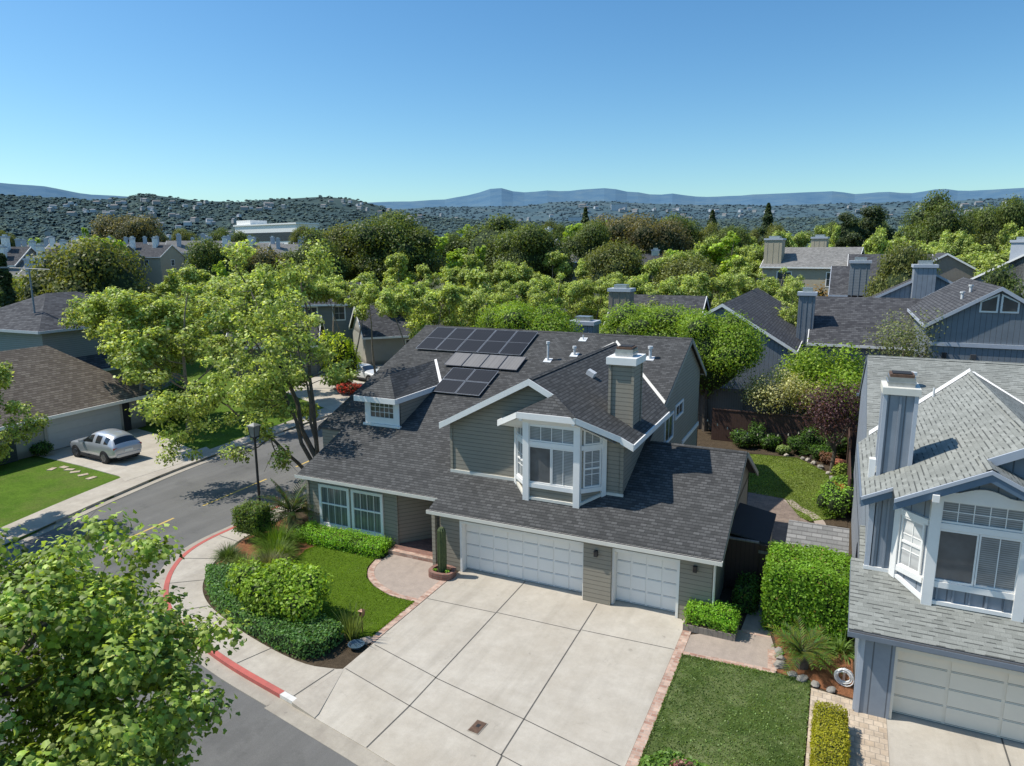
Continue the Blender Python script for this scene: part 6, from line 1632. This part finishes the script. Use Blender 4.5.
put(oak[1], 'oak_tree', 'dark rounded tree before the pale right edge house', 1000, 66, 262, .62)
put(syc[0], 'sycamore_tree', 'sycamore beside the cream house', 782, 84, 246, .95)
put(oakol[0], 'oak_tree', 'olive tree among the dark roofs right of the cream house', 908, 80, 245, .55)
put(syc[2], 'sycamore_tree', 'sycamore below the left end of the cream house', 796, 70, 262, .7)
# belts of trees that nothing tells apart
rnd = random.Random(900)
def belt(n, u0, u1, d0, d1, v0, v1, protos, name, label, group, w0=.9, w1=1.2):
    for i in range(n):
        u = u0+(u1-u0)*(i+rnd.random())/n; dd = rnd.uniform(d0, d1)
        if 778 < u < 872 and dd < 128: dd = rnd.uniform(135, 160)
        if 872 <= u < 945 and dd < 112: dd = rnd.uniform(118, 130)
        q = far_at(u, dd); pr = rnd.choice(protos)
        hh = max(6.0, top_h(rnd.uniform(v0, v1), dd))
        plant_tree(pr, name, label, (q.x, q.y, -.1), rnd.uniform(0, 6.28), hh, rnd.uniform(w0, w1)*min(1.3, 11/hh), group)
belt(24, 660, 1060, 115, 150, 228, 246, sycfar+fresh[:1], 'sycamore_tree', 'pale green tree in the broad belt right of centre', 'pale green trees in the right belt')
belt(20, 640, 1060, 160, 220, 220, 232, sycfar, 'sycamore_tree', 'light green tree high in the right belt below the mountains', 'light green trees at the back of the right belt')
belt(10, 800, 1060, 90, 112, 240, 256, sycfar, 'sycamore_tree', 'yellow green tree directly behind the right hand roofs', 'yellow green trees behind the right hand roofs')
belt(12, -20, 360, 88, 125, 258, 276, sycfar, 'sycamore_tree', 'pale tree in front of the left townhouses', 'pale trees in front of the left townhouses')
belt(12, -20, 430, 170, 300, 240, 254, fresh+oak, 'mixed_tree', 'small mixed tree among the left townhouses', 'mixed trees among the left townhouses', .6, .9)
belt(7, 160, 480, 78, 110, 246, 266, sycfar+fresh, 'sycamore_tree', 'green tree behind the left street row', 'green trees behind the left street row')
belt(24, 400, 780, 150, 260, 222, 240, oak[:1]+fresh+fresh+oakol, 'mixed_tree', 'mixed tree in the centre belt below the mountains', 'mixed trees in the centre belt', .8, 1.1)
belt(15, 380, 780, 92, 140, 240, 262, sycfar+sycfar+oakol, 'sycamore_tree', 'pale tree in the centre belt behind the street row', 'pale trees in the centre belt')
belt(30, -20, 1060, 300, 520, 222, 232, oak+oakol+fresh, 'distant_tree', 'distant tree at the foot of the hills', 'distant trees at the foot of the hills', .9, 1.3)
# ------------------------------------------------------------------ hills, mountains, town
from mathutils import noise as mn
def prof(pts, u):
    if u <= pts[0][0]: return pts[0][1]
    for a, b in zip(pts, pts[1:]):
        if u <= b[0]: t = (u-a[0])/(b[0]-a[0]); t = t*t*(3-2*t); return a[1]+(b[1]-a[1])*t
    return pts[-1][1]
NEAR = [(-500, 205), (-200, 200), (-60, 203), (0, 204), (60, 205), (100, 206), (130, 203), (150, 199), (175, 202), (205, 205), (245, 205), (280, 202), (325, 199), (350, 200), (380, 206), (400, 213), (450, 218), (500, 221), (560, 222), (700, 221), (900, 222), (1500, 222)]
MTN = [(-500, 200), (-100, 198), (0, 195), (40, 196), (100, 202), (200, 205), (330, 206), (400, 203), (440, 201), (470, 197), (492, 191), (500, 190), (512, 193), (525, 194), (548, 192.5), (562, 193.5), (585, 192), (605, 191), (630, 195), (655, 198), (672, 197), (690, 200), (710, 201), (735, 200.5), (750, 199.5), (800, 199), (830, 199), (850, 202), (880, 201), (905, 203), (935, 200), (960, 202.5), (1024, 202), (1500, 200)]
FOOT = [(-500, 216), (300, 214), (400, 210), (440, 208), (520, 207), (560, 203), (600, 203), (650, 206), (700, 208), (800, 210), (1500, 210)]
def ridge(name, pts, d0, d1, back, mat, nu=170, nr=9, rough=.06, seed=0):
    mb = MB(); us = [-420+i*(1900/(nu-1)) for i in range(nu)]; grid = []
    for u in us:
        d = ray(u, 247); d.z = 0; d.normalize(); zt = (248-prof(pts, u))/FPX*d1+CAM.z; col = []
        for j in range(nr+3):
            t = j/(nr-1)
            if t <= 1: dist = d0+(d1-d0)*t; z = zt*(t**1.15)
            else: dist = d1+(back-d1)*(t-1)*4; z = zt*(1-(t-1)*1.5)
            x, y = CAM.x+d.x*dist, CAM.y+d.y*dist
            s = 1.0/(d1*.08); z += zt*rough*mn.fractal(Vector((x*s, y*s, seed)), 1.0, 2.0, 4)*min(1, 2*t)*(1.0 if t < .95 else .35)
            col.append((x, y, z-1))
        grid.append(col)
    for a, b in zip(grid, grid[1:]):
        for j in range(nr+2): mb.poly([a[j], b[j], b[j+1], a[j+1]], 0, True)
    o = mb.build(name, mat); tag(o, kind='structure'); return grid
def hill_mat(name, c1, c2, c3, s):  # distance haze is painted into these base colours as blue
    m, nt, b = _new(name); g_ = gpos(nt)
    a = ramp(nt, noise(nt, g_, s, 8, .75), [(.32, c1), (.5, c2), (.68, c3)])
    nt.links.new(a.outputs[0], b.inputs['Base Color']); b.inputs['Roughness'].default_value = 1; b.inputs['Specular IOR Level'].default_value = 0
    return m
ridge('mountains', MTN, 3800, 6400, 8000, hill_mat('hazy_blue_hills', (.075, .15, .235), (.095, .175, .255), (.125, .20, .255), .006), rough=.035, seed=3)
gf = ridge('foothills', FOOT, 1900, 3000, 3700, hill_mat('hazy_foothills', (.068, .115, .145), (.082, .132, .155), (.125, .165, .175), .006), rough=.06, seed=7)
gn = ridge('hills', NEAR, 700, 1300, 1900, hill_mat('hazy_wooded_hills', (.045, .075, .08), (.06, .092, .093), (.09, .12, .108), .012), rough=.05, seed=5)
def surf(grid, u, t, nu=170, nr=9):
    i = (u+420)/(1900/(nu-1)); i0 = int(i); fi = i-i0; j = t*(nr-1); j0 = min(int(j), nr-2); fj = j-j0
    V = lambda a, b: Vector(grid[a][b])
    return (V(i0, j0)*(1-fi)+V(i0+1, j0)*fi)*(1-fj)+(V(i0, j0+1)*(1-fi)+V(i0+1, j0+1)*fi)*fj
# woods on the slopes: one mass each; far canopy seen through haze has little modelling, so its shading normal leans to the zenith
def woods_mat():
    m, nt, b = _new('hazy_woods'); at = N(nt, 'ShaderNodeAttribute', attribute_name='tint')
    nt.links.new(at.outputs['Color'], b.inputs['Base Color']); b.inputs['Roughness'].default_value = 1; b.inputs['Specular IOR Level'].default_value = 0
    ge = nt.nodes.new('ShaderNodeNewGeometry'); v = nt.nodes.new('ShaderNodeVectorMath'); v.operation = 'MULTIPLY_ADD'
    nt.links.new(ge.outputs['Normal'], v.inputs[0]); v.inputs[1].default_value = (.2, .2, .2); v.inputs[2].default_value = (0, 0, .85)
    w = nt.nodes.new('ShaderNodeVectorMath'); w.operation = 'NORMALIZE'; nt.links.new(v.outputs[0], w.inputs[0]); nt.links.new(w.outputs[0], b.inputs['Normal'])
    return m
M['WOODS'] = woods_mat()
OCT = [(math.cos(k*1.2566), math.sin(k*1.2566), -.2) for k in range(5)]+[(.72*math.cos(k*1.2566+.6), .72*math.sin(k*1.2566+.6), .55) for k in range(5)]+[(0, 0, .85)]
OF = [f for k in range(5) for f in ((k, (k+1) % 5, 5+k), ((k+1) % 5, 5+(k+1) % 5, 5+k), (5+k, 5+(k+1) % 5, 10))]
def woods(name, grid, n, r0, r1, cols, u0=-300, u1=1300, t0=.05, t1=1.0, seed=1):
    rnd = random.Random(seed); V = []; F = []; C = []
    for i in range(n):
        u = rnd.uniform(u0, u1); t = t0+(t1-t0)*rnd.random(); p = surf(grid, u, t)
        cl = mn.noise(Vector((p.x*.006, p.y*.006, seed)))
        if cl < -.35 and rnd.random() < .75: continue
        for k in range(2):
            r = rnd.uniform(r0, r1); q = p+Vector((rnd.gauss(0, r), rnd.gauss(0, r), r*.4)); b = len(V); hh = rnd.uniform(.35, .75)
            a = rnd.uniform(0, 1.5); ca, sa = math.cos(a), math.sin(a)
            for o in OCT:
                s = rnd.uniform(.75, 1.2); V.append((q.x+(o[0]*ca-o[1]*sa)*r*s, q.y+(o[0]*sa+o[1]*ca)*r*s, q.z+o[2]*r*hh*s))
            for f in OF: F.append([b+x for x in f])
            c = rnd.choice(cols); s = rnd.uniform(.8, 1.2); C += [[x*s for x in c]]*11
    me = bpy.data.meshes.new(name); me.from_pydata(V, [], F); me.materials.append(M['WOODS'])
    at = me.attributes.new('tint', 'FLOAT_COLOR', 'POINT'); c = np.ones((len(V), 4), np.float32); c[:, :3] = np.array(C); at.data.foreach_set('color', c.ravel())
    o = link_mesh(name, me); tag(o, 'hazy blue green woods covering the slopes', 'woods', None, 'stuff'); return o
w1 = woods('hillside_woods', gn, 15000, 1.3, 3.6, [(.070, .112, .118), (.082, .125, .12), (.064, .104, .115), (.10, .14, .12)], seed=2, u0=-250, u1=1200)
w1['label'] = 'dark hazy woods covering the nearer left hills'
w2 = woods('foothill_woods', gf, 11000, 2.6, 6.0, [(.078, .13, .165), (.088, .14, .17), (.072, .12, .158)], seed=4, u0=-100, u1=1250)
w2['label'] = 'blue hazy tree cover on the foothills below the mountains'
# houses dotted over the slopes
def speck(W, D, H, roofm, wallm):
    m = MB(); m.box(-W/2, W/2, -D/2, D/2, -2, H, 0)
    m.poly([(-W/2-.5, -D/2-.5, H), (W/2+.5, -D/2-.5, H), (W/2+.5, 0, H+2.4), (-W/2-.5, 0, H+2.4)], 1); m.poly([(W/2+.5, D/2+.5, H), (-W/2-.5, D/2+.5, H), (-W/2-.5, 0, H+2.4), (W/2+.5, 0, H+2.4)], 1)
    m.poly([(W/2, -D/2, H), (W/2, D/2, H), (W/2, 0, H+2.3)], 0); m.poly([(-W/2, D/2, H), (-W/2, -D/2, H), (-W/2, 0, H+2.3)], 0)
    o = m.build('hillside_house', [wallm, roofm]); me = o.data; bpy.data.objects.remove(o); return me
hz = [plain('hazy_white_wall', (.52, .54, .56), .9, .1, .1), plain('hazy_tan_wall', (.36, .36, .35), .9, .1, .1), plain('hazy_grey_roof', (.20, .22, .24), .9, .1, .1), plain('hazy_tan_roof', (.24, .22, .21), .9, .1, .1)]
sp_ = [speck(14, 9, 5, hz[2], hz[0]), speck(18, 10, 6, hz[3], hz[1]), speck(11, 8, 7, hz[2], hz[1])]
rnd = random.Random(77)
def dots(n, grid, u0, u1, t0, t1, sc, label, group, extra=8):
    k = 0; tries = 0
    while k < n and tries < n*30:
        tries += 1
        u = rnd.uniform(u0, u1); t = rnd.uniform(t0, t1); p = surf(grid, u, t)
        if mn.noise(Vector((p.x*.004, p.y*.004, 9))) < -.02: continue
        o = link_mesh('hillside_house', rnd.choice(sp_)); o.location = (p.x, p.y, p.z+extra*rnd.uniform(.4, 1.0)); o.rotation_euler = (0, 0, rnd.uniform(-.6, 1.2)); s = sc*rnd.uniform(.7, 1.2); o.scale = (s, s, s)
        tag(o, label, 'house', group); k += 1
dots(150, gn, -60, 430, .12, .92, .5, 'small pale house among the trees on the left hills', 'houses on the left hills', 5)
dots(150, gf, 400, 1040, .1, .85, 1.1, 'tiny pale house in the hazy town below the mountains', 'houses of the hazy town', 9)
for i, (u, t, W, Hh) in enumerate(((618, .8, 150, 26), (575, .55, 120, 20), (590, .3, 190, 24), (700, .35, 130, 18), (1010, .7, 160, 34), (650, .2, 170, 16), (870, .2, 150, 18))):
    p = surf(gf, u, t); o = thing('hill_building', ['long white block high on the centre foothills', 'pale institutional block left on the centre foothills', 'wide white block low on the centre foothills', 'pale block above the lone conifer', 'white block on the hill at the right edge', 'low pale block beneath the wide white one', 'pale low block behind the tall cedar'][i], 'building', (p.x, p.y, p.z), R(20))
    m = MB(); m.box(-W*.2, W*.2, -12, 12, -5, Hh*.9); m.build('wall', hz[0], o); m = MB(); m.box(-W*.2-1, W*.2+1, -13, 13, Hh*.9, Hh*.9+2); m.build('roof_edge', hz[1], o)
# ------------------------------------------------------------------ light, sky, camera
sun = bpy.data.lights.new('sun', 'SUN'); sun.energy = 5.0; sun.angle = R(.53); sun.color = (1.0, .95, .86)
so = bpy.data.objects.new('sun', sun); COL.objects.link(so); so.location = (-30, -5, 60)
so.rotation_euler = SUN_DIR.to_track_quat('-Z', 'Y').to_euler()
wd = bpy.data.worlds.new('World'); bpy.context.scene.world = wd; wd.use_nodes = True
nt = wd.node_tree; bg = nt.nodes['Background']; sky = nt.nodes.new('ShaderNodeTexSky'); sky.sky_type = 'NISHITA'; sky.sun_disc = False
ts = -SUN_DIR; sky.sun_elevation = math.asin(ts.z); sky.sun_rotation = math.atan2(ts.x, ts.y) % (2*math.pi)
sky.altitude = 20; sky.air_density = 1.0; sky.dust_density = .6; sky.ozone_density = 1.0
hs = nt.nodes.new('ShaderNodeHueSaturation'); hs.inputs['Saturation'].default_value = 1.25; nt.links.new(sky.outputs[0], hs.inputs['Color'])
nt.links.new(mixc(nt, 1.0, hs.outputs[0], (.71, .925, .985), 'MULTIPLY'), bg.inputs[0]); bg.inputs[1].default_value = .15
cam = bpy.data.cameras.new('camera'); co = bpy.data.objects.new('camera', cam); COL.objects.link(co)
cam.sensor_width = 36; cam.lens = FPX/1024*36; cam.clip_start = .1; cam.clip_end = 30000
rot = Matrix((( _r2.x, -_d2.x, -_f.x), (_r2.y, -_d2.y, -_f.y), (_r2.z, -_d2.z, -_f.z)))
co.matrix_world = Matrix.Translation(CAM) @ rot.to_4x4()
sc = bpy.context.scene; sc.camera = co
sc.view_settings.view_transform = 'Standard'; sc.view_settings.look = 'None'; sc.view_settings.exposure = 0
sc.cycles.max_bounces = 6; sc.cycles.transparent_max_bounces = 4; sc.cycles.diffuse_bounces = 4
for o in bpy.data.objects:
    if 'world' in o.keys(): del o['world']
